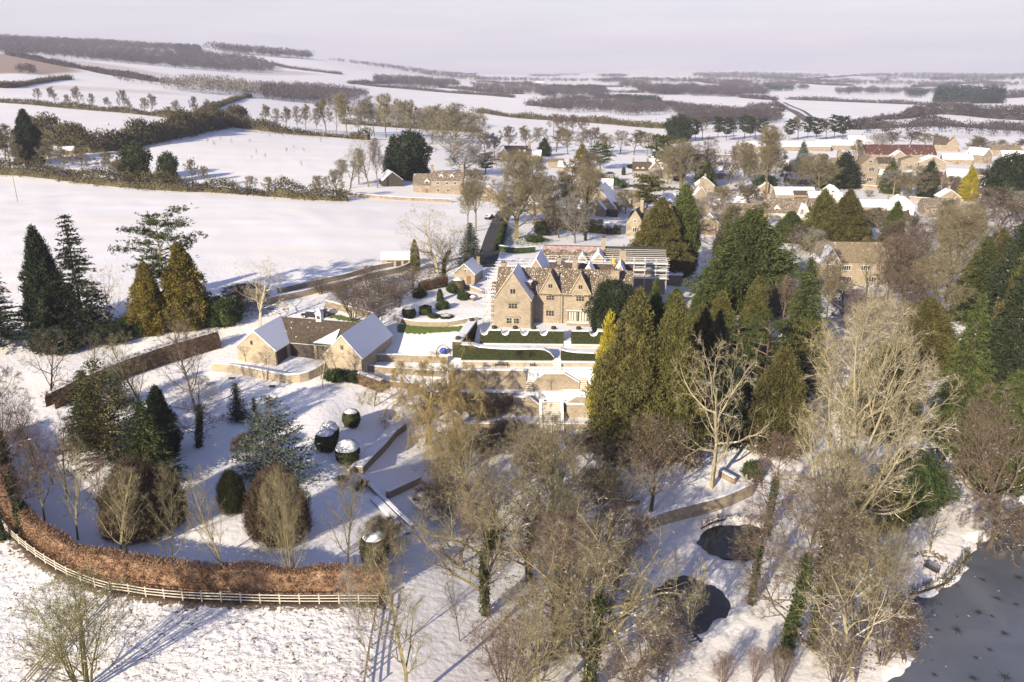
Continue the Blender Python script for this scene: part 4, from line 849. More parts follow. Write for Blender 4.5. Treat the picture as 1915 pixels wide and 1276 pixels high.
# double steps in front of the walls
def parapet(label,pts,Y,zb,m='stone',th=.4):
    "wall with a sloping top seen face on: pts = (px, top z)"
    o=empty('parapet_wall',(0,Y,0),0,None,label,'wall'); b=MB(); P=[(X(p,Y,z),z) for p,z in pts]; c=MB()
    for (x0,z0),(x1,z1) in zip(P[:-1],P[1:]):
        b.prism([(x0,0,zb),(x1,0,zb),(x1,th,zb),(x0,th,zb)],[(x0,0,z0),(x1,0,z1),(x1,th,z1),(x0,th,z0)])
        c.prism([(x0,-.08,z0+.003),(x1,-.08,z1+.003),(x1,th+.08,z1+.003),(x0,th+.08,z0+.003)],[(x0,-.08,z0+.16),(x1,-.08,z1+.16),(x1,th+.08,z1+.16),(x0,th+.08,z0+.16)])
    b.build('masonry',M[m],o); c.build('snow_cap',M['snow'],o); return o
parapet('winged parapet wall with sloping snowy coping on the upper double steps',[(994,-4.0),(1018,-2.4),(1056,-2.4),(1084,-4.0)],124.4,-8)
parapet('stone wing wall sloping down to the left head of the long stairs',[(960,-5.7),(990,-5.7),(1015,-7.6)],122.2,-12)
parapet('stone wing wall sloping down to the right head of the long stairs',[(1046,-7.5),(1078,-5.8),(1100,-5.8)],122.6,-12)
def stairs(label,xc,w,Y0,z0,Y1,z1,n,name='stone_steps'):
    o=empty(name,(xc,Y0,0),0,None,label,'steps'); b=MB(); s=MB()
    for i in range(n):
        y=(Y1-Y0)*i/n; z=z0+(z1-z0)*(i+1)/n; dy=(Y1-Y0)/n; b.box(-w/2,y,z0-1.5,w/2,y+dy+.02*(i<n-1),z); s.box(-w/2+.03,y+dy*.28,z+.003,w/2-.03,y+dy-.003,z+.09)
    b.build('steps',M['stone_light'],o); s.build('tread_snow',M['snow'],o); return o
sx0=X(1032,119,-9)
stairs('long flight of snowy stone stairs down from the terraces',sx0,3.0,117.2,-11.4,122.4,-6.6,19)
stairs('short broad flight spreading at the foot of the long stairs',sx0-.2,5.2,115.8,-11.9,117.15,-11.1,4)
stairs('narrow steps between the two lower yew hedges',X(1042,126,-2),1.5,125.6,-2.1,127.8,-.9,7)
stairs('small left flight of the upper double steps',X(990,124,-4),1.2,123.9,-5.4,125.9,-3.2,8)
stairs('small right flight of the upper double steps',X(1092,124,-4),1.2,123.9,-5.4,125.5,-3.2,8)
for s in (-1,1):
    o=empty('stair_wall',(sx0+s*1.75,117.4,0),0,None,('left' if s<0 else 'right')+' side wall of the long snowy stairs','wall'); b=MB(); b.prism([(-.2,0,-13),(.2,0,-13),(.2,5,-13),(-.2,5,-13)],[(-.2,0,-10.6),(.2,0,-10.6),(.2,5,-6.4),(-.2,5,-6.4)]); b.build('masonry',M['stone_light'],o)
    b=MB(); b.prism([(-.24,-.05,-10.597),(.24,-.05,-10.597),(.24,5.05,-6.36),(-.24,5.05,-6.36)],[(-.24,-.05,-10.45),(.24,-.05,-10.45),(.24,5.05,-6.2),(-.24,5.05,-6.2)]); b.build('snow_cap',M['snow'],o)
# planted bed snow floor right of the stairs
# ---------------- clipped hedges and topiary ----------------
def leafy(par,C_,D_,m,per=3,leaf=.16,seed=0,name='foliage'):
    rng=np.random.RandomState(seed); V,F=blades(np.array(C_),unit(np.array(D_,float)),per,leaf,leaf*.55,.06,.8,rng); return obj(name,mesh_np(name,V,[F]),M[m],par)
def yew_hedge(label,x0,Y0,x1,Y1,zb,tops,th=1.3,m='yew',balls=()):
    "tops: (fraction, top z) profile along the hedge"
    L=math.hypot(x1-x0,Y1-Y0); a=math.atan2(Y1-Y0,x1-x0); o=empty('clipped_hedge',(x0,Y0,0),a,None,label,'hedge'); b=MB(); c=MB(); C_=[];D_=[]; r=random.Random(int(abs(x0*10)))
    for (f0,z0),(f1,z1) in zip(tops[:-1],tops[1:]):
        if f1-f0<1e-6: continue
        u0,u1=f0*L,f1*L; b.prism([(u0,0,zb),(u1,0,zb),(u1,th,zb),(u0,th,zb)],[(u0,0,z0),(u1,0,z1),(u1,th,z1),(u0,th,z0)])
        c.prism([(u0,-.04,z0+.004),(u1,-.04,z1+.004),(u1,th+.04,z1+.004),(u0,th+.04,z0+.004)],[(u0,.02,z0+.17),(u1,.02,z1+.17),(u1,th-.02,z1+.17),(u0,th-.02,z0+.17)])
        for k in range(int((u1-u0)*34)):
            u=r.uniform(u0,u1); zt=z0+(z1-z0)*(u-u0)/(u1-u0); C_.append((u,-.02,r.uniform(zb,zt-.02))); D_.append((r.uniform(-.4,.4),-.5,.6))
    b.build('hedge_body',M[m],o); c.build('snow_cap',M['snow'],o); leafy(o,C_,D_,m)
    for f,zz in balls:
        q=MB(); q.lathe([(.0,zz+.1),(.42,zz+.15),(.5,zz+.4),(.4,zz+.62),(.0,zz+.72)],12,(f*L,th/2,0)); q.build('topiary_knob',M[m],o,True)
    return o
def crenel(n,zt,dz,end=None):
    o=[(0,zt)]
    for i in range(n):
        s=(i+.62)/(n+.0); e=(i+.98)/(n+.0); w=e-s
        for k in range(9):
            t=k/8; o.append((s+w*t,zt-dz*math.sqrt(max(0,1-(2*t-1)**2))))
    o.append((1,zt)); return o
prof=[(0,1.0),(.03,.9)]; 
def notch(prof,c,w,zt,dz):
    prof.append((c-w/2-.001,zt))
    for k in range(9): t=k/8; prof.append((c-w/2+w*t,zt-dz*(.15+.85*math.sqrt(max(0,1-(2*t-1)**2)))))
    prof.append((c+w/2+.001,zt))
pr1=[(0,1.85)]
for c in (.05,.3,.53,.76): notch(pr1,c,.10,1.85,.9)
pr1.append((1,1.85))
yew_hedge('upper yew hedge with scooped crenellations below the manor forecourt',X(898,135,0),134.95,X(1054,134.5,0),134.45,-.55,pr1,1.4,balls=[(.17,1.85),(.42,1.85),(.64,1.85),(.88,1.85)])
pr2=[(0,1.85)]; notch(pr2,.45,.18,1.85,.9); pr2.append((1,1.5))
yew_hedge('short right part of the crenellated upper yew hedge',X(1068,134.4,0),134.4,X(1160,134.2,0),134.1,-.55,pr2,1.4,balls=[(.15,1.85),(.85,1.7)])
yew_hedge('long lower yew hedge sweeping down to the garden steps',X(862,127.7,0),127.62,X(1036,127.4,0),127.32,-1.5,[(0,1.6),(.13,1.5),(.2,1.15),(.4,.9),(.6,.82),(.8,.9),(.9,.75),(.96,.2),(1,-.6)],1.3)
yew_hedge('short lower yew hedge right of the garden steps',X(1049,127.4,0),127.32,X(1165,127.1,0),127.0,-1.5,[(0,.8),(.1,.5),(.25,.3),(.6,.2),(1,.2)],1.3)
yew_hedge('broad side hedge running back from the lower yew hedge to the manor',X(862,127.7,0)+.02,129.1,X(893,143,0),141.5,-1.3,[(0,1.6),(1,1.7)],1.6,balls=[(.08,1.6),(.93,1.7)])
def topiary(label,px,py,pt,wpx,shape='ball',snowf=.35,m='yew',cat='topiary',at=None,mx_=1):
    x,y,z=at or G(px,py); h=topz(pt,y)-z; r=wpx*mpp(y,z)/2; h=max(h,.5); o=empty('topiary',(x,y,z-.05),0,None,label,cat); rng=np.random.RandomState(int(px))
    if shape=='ball': prof=[(.0,0),(.55,.0),(.85,.15),(1,.42),(.96,.66),(.75,.86),(.4,.97),(0,1)]
    elif shape=='drum': prof=[(.0,0),(.9,.0),(1,.1),(1,.75),(.9,.82),(.3,.84),(.34,.95),(.2,1.0),(0,1.01)]
    else: prof=[(.0,0),(.95,.0),(1,.12),(.8,.45),(.5,.78),(.22,.95),(0,1)]
    b=MB(); N=26; P=[(a*r,c*h) for a,c in prof]; b.lathe(P,N); b.build('foliage_body',M[m],o,True)
    n=int(500+260*r*h); k=rng.randint(1,len(P)-2,n); t=rng.rand(n); A=np.array(P); rr=A[k,0]*(1-t)+A[k+1,0]*t; zz=A[k,1]*(1-t)+A[k+1,1]*t; a=rng.uniform(0,6.283,n)
    C_=np.stack([np.cos(a)*rr,np.sin(a)*rr,zz],1); D_=unit(np.stack([np.cos(a),np.sin(a),np.full(n,.5)],1)); leafy(o,C_,D_,m,3,.15,int(py))
    if snowf:
        b=MB(); s=[(q[0]*1.03+.02,q[1]*1.02+.05) for q in P if q[1]>=h*(1-snowf)*.98]
        if len(s)>1:
            b.lathe(s,N); me=b.mesh('snow_cap',True)
            for v in me.vertices:
                d=rng.normal(0,.03); v.co.z+=d
            obj('snow_cap',me,M['snow'],o)
    return o
topiary('round yew ball on the lawn below the barn wall, most upright of the four',658,797,766,32,'ball',.18)
topiary('farther dark yew ball with a flat snow cushion, behind its twin',618,826,790,33,'ball',.34)
topiary('dark shadowed yew ball with patchy snow, left of the snow capped one',611,841,806,40,'ball',.26)
topiary('bright yew ball with thick snow cap beside the stone walk',651,864,824,44,'ball',.4)
topiary('large yew ball with snow cap behind the end of the beech hedge',702,1050,996,54,'ball',.3)
topiary('big yew ball with a snowy top on the upper lawn',765,594,574,25,'ball',.3)
topiary('yew drum with a small knob on the upper lawn',796,587,571,23,'drum',.0)
topiary('pointed yew obelisk on the upper lawn',823,562,540,13,'cone',0)
topiary('low clipped mound on the edge of the upper lawn',834,594,589,25,'ball',.3)
topiary('ragged clipped yew block at the corner of the small outbuilding',857,546,520,26,'ball',.2,'scrub')
# ---------------- free walls and fences ----------------
def wall_path(label,pts,h,th=.45,m='stone',cap=True,step=1.2,name='stone_wall',world=False,drop=.6,hfun=None,cat='wall'):
    P=opencurve([p if world else G(*p)[:2] for p in pts],step); n=len(P); o=empty(name,(P[0][0],P[0][1],H(*P[0])),0,None,label,cat); ox,oy,oz=o.location; b=MB(); c=MB(); L=[]
    for i,(x,y) in enumerate(P):
        a=P[max(0,i-1)]; d=P[min(n-1,i+1)]; dx,dy=d[0]-a[0],d[1]-a[1]; l=math.hypot(dx,dy)+1e-9; nx,ny=-dy/l,dx/l; z=H(x,y); hh=hfun(i/(n-1)) if hfun else h
        L.append([(x+nx*s*th/2-ox,y+ny*s*th/2-oy,zz-oz) for s,zz in ((-1,z-drop),(1,z-drop),(1,z+hh),(-1,z+hh))]+[(x+nx*s*(th/2+.05)-ox,y+ny*s*(th/2+.05)-oy,zz-oz) for s,zz in ((-1,z+hh+.004),(1,z+hh+.004),(.7,z+hh+.13),(-.7,z+hh+.13))])
    V=[p for q in L for p in q[:4]]; F=[(i*4+j,i*4+(j+1)%4,i*4+4+(j+1)%4,i*4+4+j) for i in range(n-1) for j in range(4)]+[(0,1,2,3),((n-1)*4+3,(n-1)*4+2,(n-1)*4+1,(n-1)*4)]
    b.add(V,F); b.build('masonry',M[m],o)
    if cap:
        V=[p for q in L for p in q[4:]]; c.add(V,F); c.build('snow_cap',M['snow'],o)
    return o
wall_path('curving stone yard wall below the courtyard barn',[(398,694),(430,697),(479,705),(541,716),(577,711),(600,699),(612,690)],1.5,.4,'stone_light')
wall_path('curved stone wall above the green bank on the upper lawn edge',[(738,598),(760,606),(800,610),(850,608),(893,600)],.9,.4,'stone')
wall_path('field boundary wall of dark stone along the big snowy field',[(520,548),(560,540),(640,522),(700,505),(742,497)],1.1,.6,'stone_grey')
wall_path('tan lane wall below the field boundary wall',[(500,569),(560,556),(640,537),(700,520),(745,510),(775,497)],1.3,.4,'stone')
wall_path('long roadside wall at the near edge of the cottage',[(630,366),(680,369),(740,374),(800,377),(845,379)],1.2,.6,'stone_far')
wall_path('garden wall curving behind the barn roof',[(610,574),(640,582),(680,592),(700,598)],1.4,.4,'stone')
wall_path('diagonal wall ramping up to the outbuilding beside the scaffold',[(868,540),(885,545),(902,552)],1.0,.4,'stone')
wall_path('low rubble wall on the steps beside the right barn wing',[(700,676),(745,676),(800,678),(838,679)],1.3,.4,'stone')
wall_path('second low stone wall below the barn steps',[(690,694),(730,698),(790,702),(830,704)],1.1,.4,'stone')
wall_path('rough retaining wall in front of the ruined lower terraces',[(700,716),(740,724),(790,728)],1.0,.4,'stone_grey')
wall_path('broad snow topped walk wall sweeping down beside the yew balls',[(752,800),(735,812),(712,838),(688,862),(668,884)],.9,1.7,'stone_grey')
wall_path('slim dark stone kerb edging the left of the snowy walk',[(698,852),(680,872),(662,880),(652,890)],.8,.35,'stone_grey')
wall_path('straight low wall running on from the walk toward the shrubbery',[(672,893),(700,920),(735,955),(772,990)],.55,.5,'stone_grey')
wall_path('snow covered channel wall beside the straight low wall',[(700,935),(730,965),(765,1000)],.35,1.1,'stone_grey')
wall_path('short dark hedge-like wall across the sunken garden',[(725,932),(750,920),(786,903)],1.0,.5,'stone_grey')
wall_path('stone revetment with snowy ledge above the upper pond',[(1208,990),(1250,975),(1300,962),(1350,948),(1402,925)],1.9,.9,'stone')
wall_path('short stone wall behind the revetment near the pale tree',[(1342,888),(1360,898),(1374,906)],1.0,.5,'stone')
wall_path('green mossed garden wall by the lane behind the manor',[(935,470),(965,474),(1000,472)],1.6,.8,'laurel',name='clipped_hedge',cat='hedge')
wall_path('pale village garden wall below the gabled manor',[(1560,352),(1600,352),(1650,356)],1.6,.4,'stone_far')
wall_path('garden wall right of the golden cypress',[(1700,375),(1760,380),(1800,382)],1.6,.4,'stone_far')
wall_path('low wall by the gate at the foot of the revetment',[(1170,946),(1195,942)],.8,.5,'stone_grey')
stairs('wooden steps in the snow left of the forked tree',G(1158,934)[0],1.8,G(1158,938)[1],G(1158,938)[2]-.1,G(1158,938)[1]+3.2,G(1158,938)[2]+1.6,7)
stairs('snowy stone steps above the shrubbery under the bare trees',G(1032,900)[0],2.0,G(1032,905)[1],G(1032,905)[2]-.1,G(1032,905)[1]+3,G(1032,905)[2]+1.4,6)
stairs('garden steps half hidden by the golden willow',G(790,760)[0],1.6,G(790,765)[1],G(790,765)[2]-.2,G(790,765)[1]+4.5,G(790,765)[2]+2.8,10)
stairs('little stairs between the barn and the low rubble wall',G(706,672)[0],1.3,G(706,676)[1],G(706,676)[2]-.2,G(706,676)[1]+3,G(706,676)[2]+1.5,7)
stairs('pale plank steps at the end of the stone revetment',G(1412,915)[0],1.8,G(1412,918)[1],G(1412,918)[2]-.1,G(1412,918)[1]+2.6,G(1412,918)[2]+1.2,6)
def rail_fence(label,pts,sp=2.0,h=1.15,rails=3,m='timber',r=.06,name='post_and_rail_fence',curve_=True):
    P=opencurve([G(*p)[:2] for p in pts],.25); D=[0]
    for a,b_ in zip(P[:-1],P[1:]): D.append(D[-1]+math.hypot(b_[0]-a[0],b_[1]-a[1]))
    n=max(2,int(round(D[-1]/sp))); Q=[]
    for k in range(n+1):
        t=D[-1]*k/n; i=min(len(D)-2,int(np.searchsorted(D,t))-1 if t>0 else 0); f=(t-D[i])/(D[i+1]-D[i]+1e-9); Q.append((P[i][0]+(P[i+1][0]-P[i][0])*f,P[i][1]+(P[i+1][1]-P[i][1])*f))
    z0=H(*Q[0]); o=empty(name,(Q[0][0],Q[0][1],z0),0,None,label,'fence'); rn=random.Random(n)
    L=[(x-Q[0][0],y-Q[0][1],H(x,y)-z0) for x,y in Q]
    for x,y,z in L:
        b=MB(); e=rn.uniform(-.03,.03); b.box(x-r,y-r,z-.4,x+r,y+r,z+h+.08+e); b.build('post',M[m],o)
    for a,c in zip(L[:-1],L[1:]):
        b=MB()
        for k in range(rails):
            zz=h-.08-k*(h-.25)/(rails-.4) if rails>1 else h*.7; q=rn.uniform(-.02,.02)
            d=Vector((c[0]-a[0],c[1]-a[1],0)).normalized(); nx,ny=-d.y*.03,d.x*.03; ox,oy=d.y*(r+.02),-d.x*(r+.02)
            V=[(a[0]+ox-nx,a[1]+oy-ny,a[2]+zz-.055),(c[0]+ox-nx,c[1]+oy-ny,c[2]+zz-.055+q),(c[0]+ox+nx,c[1]+oy+ny,c[2]+zz-.055+q),(a[0]+ox+nx,a[1]+oy+ny,a[2]+zz-.055)]
            b.prism(V,[(x,y,z+.11) for x,y,z in V])
        b.build('rail',M[m],o)
    return o
FEN=[(-60,880),(-20,935),(0,974),(20,1002),(50,1028),(83,1052),(124,1076),(150,1087),(179,1098),(204,1105),(242,1110),(277,1116),(349,1123),(424,1126),(533,1129),(635,1129),(708,1129)]
rail_fence('long curving pale post and rail fence around the copper beech hedge',FEN,2.0)
rail_fence('weathered paddock fence running from the curved fence to the lower left corner',[(206,1108),(150,1172),(90,1240),(20,1320)],2.2,1.15,3,'bark_pale')
rail_fence('paddock fence running down from the right end of the beech hedge',[(708,1131),(700,1180),(690,1240),(682,1300)],2.2,1.15,3,'bark_grey')
rail_fence('distant post and rail fence along the top of the orchard paddock',[(428,245),(470,248),(520,252),(570,256),(612,259)],5,1.4,2,'bark_red',.1)
# hedges made of leaf and twig clumps along a path
def hedge(name,label,pts,w,h,m,per=6,leaf=.3,dens=5,seed=1,jit=.7,up=.5,vary=.15,core=.6,kind=None,world=False,box=False,cat='hedge',lump=8.,snowtop=0):
    rng=np.random.RandomState(seed); P=opencurve([p if world else G(*p)[:2] for p in pts],max(.5,w*.35)); C_=[];D_=[];n=len(P); o=empty(name,(P[0][0],P[0][1],H(*P[0])),0,None,label,cat); ox,oy,oz=o.location; cv=[]; T0=[]
    s=0
    for i,(x,y) in enumerate(P):
        a=P[max(0,i-1)]; d=P[min(n-1,i+1)]; dx,dy=d[0]-a[0],d[1]-a[1]; l=math.hypot(dx,dy)+1e-9; s+=l/2; nx,ny=-dy/l,dx/l; z=H(x,y)
        v=1+vary*(2*vnoise(np.array([s/lump]),np.array([seed*3.1]),seed)[0]-1)*2; hh=h*v; ww=w*(1+(v-1)*.6)
        m_=max(2,int(dens*l/2*(1+hh/w*.6)))
        for k in range(m_):
            th=rng.uniform(0,math.pi) if not box else None
            if box:
                q=rng.rand(); 
                if q<.4: u,zz,D=-1,rng.uniform(0,1),(-nx,-ny,.3)
                elif q<.6: u,zz,D=1,rng.uniform(0,1),(nx,ny,.3)
                else: u,zz,D=rng.uniform(-1,1),1,(0,0,1)
            else: u,zz=math.cos(th)*rng.uniform(.8,1.02),math.sin(th)**.7*rng.uniform(.8,1.05); D=(nx*math.cos(th),ny*math.cos(th),math.sin(th)*.8+up)
            sh=rng.uniform(-.5,.5)*l/2; C_.append((x+nx*u*ww/2+dx/l*sh-ox,y+ny*u*ww/2+dy/l*sh-oy,z+zz*hh-oz)); D_.append(D)
        for u,zz in ((-.9,0),(-.85,.7),(-.45,1),(.45,1),(.85,.7),(.9,0)): cv.append((x+nx*u*ww/2*core-ox,y+ny*u*ww/2*core-oy,z+zz*hh*(core+.15)-oz-.15))
        T0.append((x,y,z,nx,ny,ww,hh))
    V,F=blades(np.array(C_),unit(np.array(D_,float)),per,leaf,leaf*.45,leaf*.6,jit,rng); cf=[(i*6+j,i*6+j+1,i*6+6+j+1,i*6+6+j) for i in range(n-1) for j in range(5)]
    me=mesh_np('foliage',np.concatenate([V,np.array(cv)]),[F,np.array(cf)+len(V)]); obj('foliage',me,M[m],o)
    if snowtop:
        b=MB(); VV=[]
        for x,y,z,nx,ny,ww,hh in T0:
            for u,e in ((-.5,.0),(0,.12),(.5,.0)): VV.append((x+nx*u*ww*snowtop-ox,y+ny*u*ww*snowtop-oy,z+hh*1.02+e-oz))
        b.add(VV,[(i*3+j,i*3+j+1,i*3+3+j+1,i*3+3+j) for i in range(n-1) for j in range(2)]); b.build('snow_cap',M['snow'],o,True)
    return o
ORD='leftmost second third fourth fifth sixth seventh eighth ninth tenth eleventh twelfth thirteenth fourteenth fifteenth sixteenth seventeenth'.split()
LM=[(836,340,'the two-dormer cottage'),(735,335,'the dark timber shed'),(966,290,'the farmhouse'),(1039,305,'the stone annexe'),(1200,315,'the l-shaped house'),(1118,375,'the steep gabled house'),(1160,378,'the cottage with a white gable'),(1186,420,'the pointed-gable house'),(1152,424,'the white carport'),(1309,375,'the chimney house'),(1470,395,'the long dark roofed house'),(1487,368,'the slate-square courtyard'),(1556,362,'the tiny white house'),(1621,325,'the gabled manor'),(1684,285,'the red roofed barn'),(1500,270,'the farm barns'),(1780,268,'the hilltop gable'),(1845,295,'the ochre house'),(1687,392,'the white gabled cottage'),(1808,345,'the golden cypress'),(1230,440,'the big speckled conifer'),(1392,480,'the layered giant conifer'),(1600,500,'the stone villa'),(1575,410,'the rusty conifer'),(1664,430,'the narrow green conifer'),(1884,340,'the huge dark evergreen'),(1100,465,'the stripped roof'),(1025,790,'the long stairs'),(800,760,'the golden willow'),(906,1000,'the ivy trunked oak'),(1180,860,'the giant cypress'),(870,530,'the small gabled outbuilding'),(741,485,'the field shed'),(650,650,'the right barn wing'),(765,584,'the big snowy yew ball'),(60,260,'the tall dark spruce'),(258,300,'the leaning ivy clad tree'),(366,310,'the thin hedge pole'),(700,900,'the snowy walk wall'),(1033,425,'the goal frame'),(1268,240,'the lone round pine'),(1460,190,'the straight road'),(1790,182,'the large fir block'),(1195,190,'the long dark plantation'),(1010,155,'the far farmhouse'),(880,148,'the brow house'),(50,115,'the bare brown field'),(490,100,'the domed skyline wood'),(390,165,'the pale copse'),(1560,150,'the distant blue hills'),(700,130,'the wooded brow'),(230,90,'the long skyline wood')]
_seen={}
def near_label(base,px,py):
    L=sorted(LM,key=lambda l:math.hypot(px-l[0],(py-l[1])*1.6))
    for k in range(6):
        a,b_,s=L[k]; dx,dy=px-a,py-b_
        w='left of' if dx<-abs(dy)*.9 else 'right of' if dx>abs(dy)*.9 else ('behind' if dy<0 else 'in front of')
        t='%s %s %s'%(base,w,s)
        if t not in _seen: _seen[t]=1; return t
    a,b_,s=L[0]; t='%s next but one to %s, toward %s'%(base,s,L[1][2]); _seen[t]=_seen.get(t,0)+1
    return t if _seen[t]==1 else t+', the %s'%('smaller one','farther one','lowest one')[min(2,_seen[t]-2)]
BH=[(-6,822),(2,872),(10,925),(24,962),(46,990),(76,1018),(110,1042),(146,1061),(180,1074),(224,1085),(286,1094),(340,1099),(436,1104),(533,1107),(635,1108),(722,1108)]
hedge('beech_hedge','copper leaved beech hedge curving inside the pale rail fence',BH,1.1,2.9,'beech',11,.2,34,2,.9,.4,.07,.82,lump=4,box=True)
hedge('hornbeam_hedge','thick brown clipped hedge crossing the upper lawn, snow on its top',[(95,764),(120,752),(150,737),(220,708),(300,680),(360,662),(409,647)],2.6,2.6,'hedge_brown',9,.22,26,3,.7,.2,.05,.85,box=True,snowtop=.25)
hedge('brown_hedge','short reddish clipped hedge with snow top below the barn',[(672,716),(695,724),(716,732)],1.6,2.0,'hedge_brown',8,.2,26,4,.7,.2,.04,.85,box=True,snowtop=.8)
hedge('laurel_hedge','deep green laurel hedge in shade behind the golden conifers',[(60,655),(120,645),(200,632),(270,622),(330,615),(400,600)],4,2.6,'dark_green',8,.35,16,5,.9,.5,.25)
hedge('yard_hedge','dark hedge behind the obelisk on the upper lawn',[(785,545),(810,540),(835,534)],1.4,2.0,'hedge_brown',8,.22,26,6,.7,.2,.1,.85,box=True)
hedge('boundary_hedge','overgrown mixed hedge dividing the two big snowy fields at left',[(-60,322),(0,326),(60,330),(140,340),(240,350),(330,357),(440,362),(520,368),(600,374),(650,376)],6,4.2,'scrub',7,.9,7,7,1.0,.6,.45,.35,lump=9)
hedge('thick_hedge','tall dark hedge running diagonally up between two snowy fields',[(60,262),(120,272),(160,284),(210,282),(270,270),(330,258),(390,244),(440,232),(452,226)],11,9.5,'scrub',8,1.5,7,8,1.0,.6,.3,.45,lump=12)
hedge('field_hedge','low hedge along the foot of the upper left field',[(-60,185),(0,192),(60,196),(140,204),(240,212),(330,222),(390,230)],6,3.4,'scrub',6,1.3,4,9,.8,.6,.4,.4,lump=30)
hedge('field_hedge','hedge climbing right from the dark diagonal hedge to the copse',[(380,212),(400,204),(430,192),(455,184),(470,182)],5,3.4,'scrub',6,1.4,4,10,.8,.6,.3,.7,lump=30)
hedge('field_hedge','short hedge curving up from the left edge below the bare field',[(0,165),(30,163),(70,156),(110,150),(132,149)],7,4,'scrub',6,2,3,11,.8,.6,.3,.7,lump=40)
hedge('field_hedge','long hedge line slanting down across the high left fields',[(15,103),(60,112),(110,122),(170,133),(210,141),(270,150),(320,156)],9,5,'far_wood',6,3,2.5,12,.8,.6,.3,.7,lump=60)
hedge('field_hedge','hedge dividing the long white field in the middle distance',[(650,156),(700,162),(760,167),(840,174),(900,178),(960,183)],9,4,'far_wood',6,2.6,2,13,.8,.6,.3,.7,lump=60)
hedge('field_hedge','thin far hedge along the skyline field left of centre',[(510,122),(540,128),(580,133),(640,140)],9,4,'far_wood',5,3.5,1.6,14,.8,.6,.3,.7,lump=60)
hedge('field_hedge','hedge line below the far white field in the centre',[(895,210),(960,220),(1040,226),(1120,231),(1200,238),(1290,244)],8,4,'scrub',6,2,3,15,.8,.6,.4,.4,lump=40)
hedge('field_hedge','hedge with trees crossing left of the straight road',[(1275,208),(1330,207),(1380,209),(1430,210),(1465,209)],12,8,'far_wood',6,2.6,3,16,.8,.6,.5,.4,lump=40)
hedge('field_hedge','long dark hedge across the right hand plain',[(1640,224),(1690,222),(1740,214),(1800,216),(1860,222),(1925,226)],14,9,'far_wood',6,2.8,3,17,.8,.6,.5,.4,lump=50)
hedge('field_hedge','upper thin hedge across the right hand plain',[(1470,186),(1560,190),(1660,194),(1760,198),(1860,202),(1925,204)],8,4,'far_wood',5,3,1.8,18,.8,.6,.4,.4,lump=60)
hedge('field_hedge','lower hedge in front of the village at the right edge',[(1590,243),(1640,240),(1700,238),(1760,236),(1830,240),(1925,246)],10,6,'far_wood',6,2,3,19,.8,.6,.5,.4,lump=50)
hedge('paddock_hedge','scrubby hedge behind the small orchard paddock',[(440,238),(480,243),(530,250),(580,254),(640,258),(690,262)],8,5,'scrub',6,1.4,5,20,.8,.6,.5,.4,lump=22)
hedge('field_hedge','hedge beneath the cream wood edge in the centre',[(640,232),(700,236),(760,240),(830,244),(900,248)],7,4,'scrub',6,1.6,4,21,.8,.6,.4,.4,lump=30)
hedge('verge_hedge','low green hedge beside the village lane',[(930,470),(938,440),(944,420)],1.6,2.2,'laurel',8,.3,18,22,.8,.4,.1,.8)
hedge('garden_hedge','brown garden hedge behind the great lane tree',[(1000,424),(1060,430),(1120,436),(1160,438)],3,3,'olive',8,.45,10,23,.8,.4,.25,.7)
hedge('garden_hedge','green garden hedge by the l-shaped house',[(1050,340),(1100,344),(1150,348),(1170,352)],5,4,'laurel',8,.8,6,24,.8,.4,.3,.7)
hedge('field_hedge','scattered hedge at the near edge of the far central field',[(1180,190),(1240,196),(1300,202)],8,4,'far_wood',5,2.6,2,25,.8,.6,.4,.4,lump=50)
hedge('reed_bed','ragged fringe of reeds round the snowy promontory on the lake',[PZ(*p,LAKEZ) for p in [(1812,1040),(1800,1058),(1786,1078),(1768,1096),(1736,1109),(1700,1116)]],1.0,.55,'scrub',7,.3,6,61,.5,1.2,.5,.2,lump=3,world=True,cat='reeds')
hedge('reed_bed','reeds and brambles on the near left shore of the lake',[PZ(*p,LAKEZ) for p in [(1690,1122),(1676,1150),(1674,1180),(1684,1220),(1690,1245)]],1.6,.9,'bark_brown',7,.4,7,62,.5,1.2,.5,.2,lump=3,world=True,cat='reeds')
hedge('reed_bed','low dead stems at the far edge of the upper pond',[PZ(*p,PONDZ2) for p in [(1310,994),(1340,981),(1385,975),(1425,982)]],.7,.4,'bark_brown',6,.3,4,63,.5,1.2,.6,.2,lump=2,world=True,cat='reeds')
# ----- garden and parkland trees (nearest first) -----
TR=tree
# evergreens, left
TR('cypress_tree',98,628,425,78,'cypress','dark_green','dark columnar conifer, left of the open fir above the shaded lawn','conifer')
TR('fir_tree',160,628,397,108,'fir_open','dark_green','tall open fir with layered boughs against the snowy field','conifer')
TR('cedar_tree',-4,650,468,120,'fir_open','dark_green','dark conifer cut by the left edge of the picture','conifer')
TR('scots_pine',318,600,398,150,'pine','green','tall irregular pine rising between the two golden conifers','conifer',tm='bark_olive')
TR('golden_conifer',286,622,492,66,'cypress','old_gold','shorter golden green conifer left of the tall pine','conifer')
TR('golden_conifer',352,612,455,84,'cypress','old_gold','taller golden conifer right of the tall pine','conifer')
TR('laurel_bush',412,606,556,76,'bush','laurel','green laurel bush right of the golden conifers','shrub')
TR('laurel_bush',206,640,604,70,'bush','dark_green','low dark bush in shade below the open fir','shrub')
TR('laurel_bush',110,655,615,90,'bush','dark_green','dark bush in shade at the foot of the dark columnar conifer','shrub')
TR('laurel_bush',250,625,590,60,'bush','laurel','green bush at the foot of the shorter golden conifer','shrub')
TR('cedar_tree',205,862,668,170,'cedar_young','olive','broad drooping olive green cedar in the lawn group','conifer')
TR('cedar_tree',175,830,690,110,'spruce','green','dark green spruce at the back left of the lawn group','conifer')
TR('conifer_tree',282,905,748,135,'spruce','green','bright green bushy conifer at the front of the lawn group','conifer')
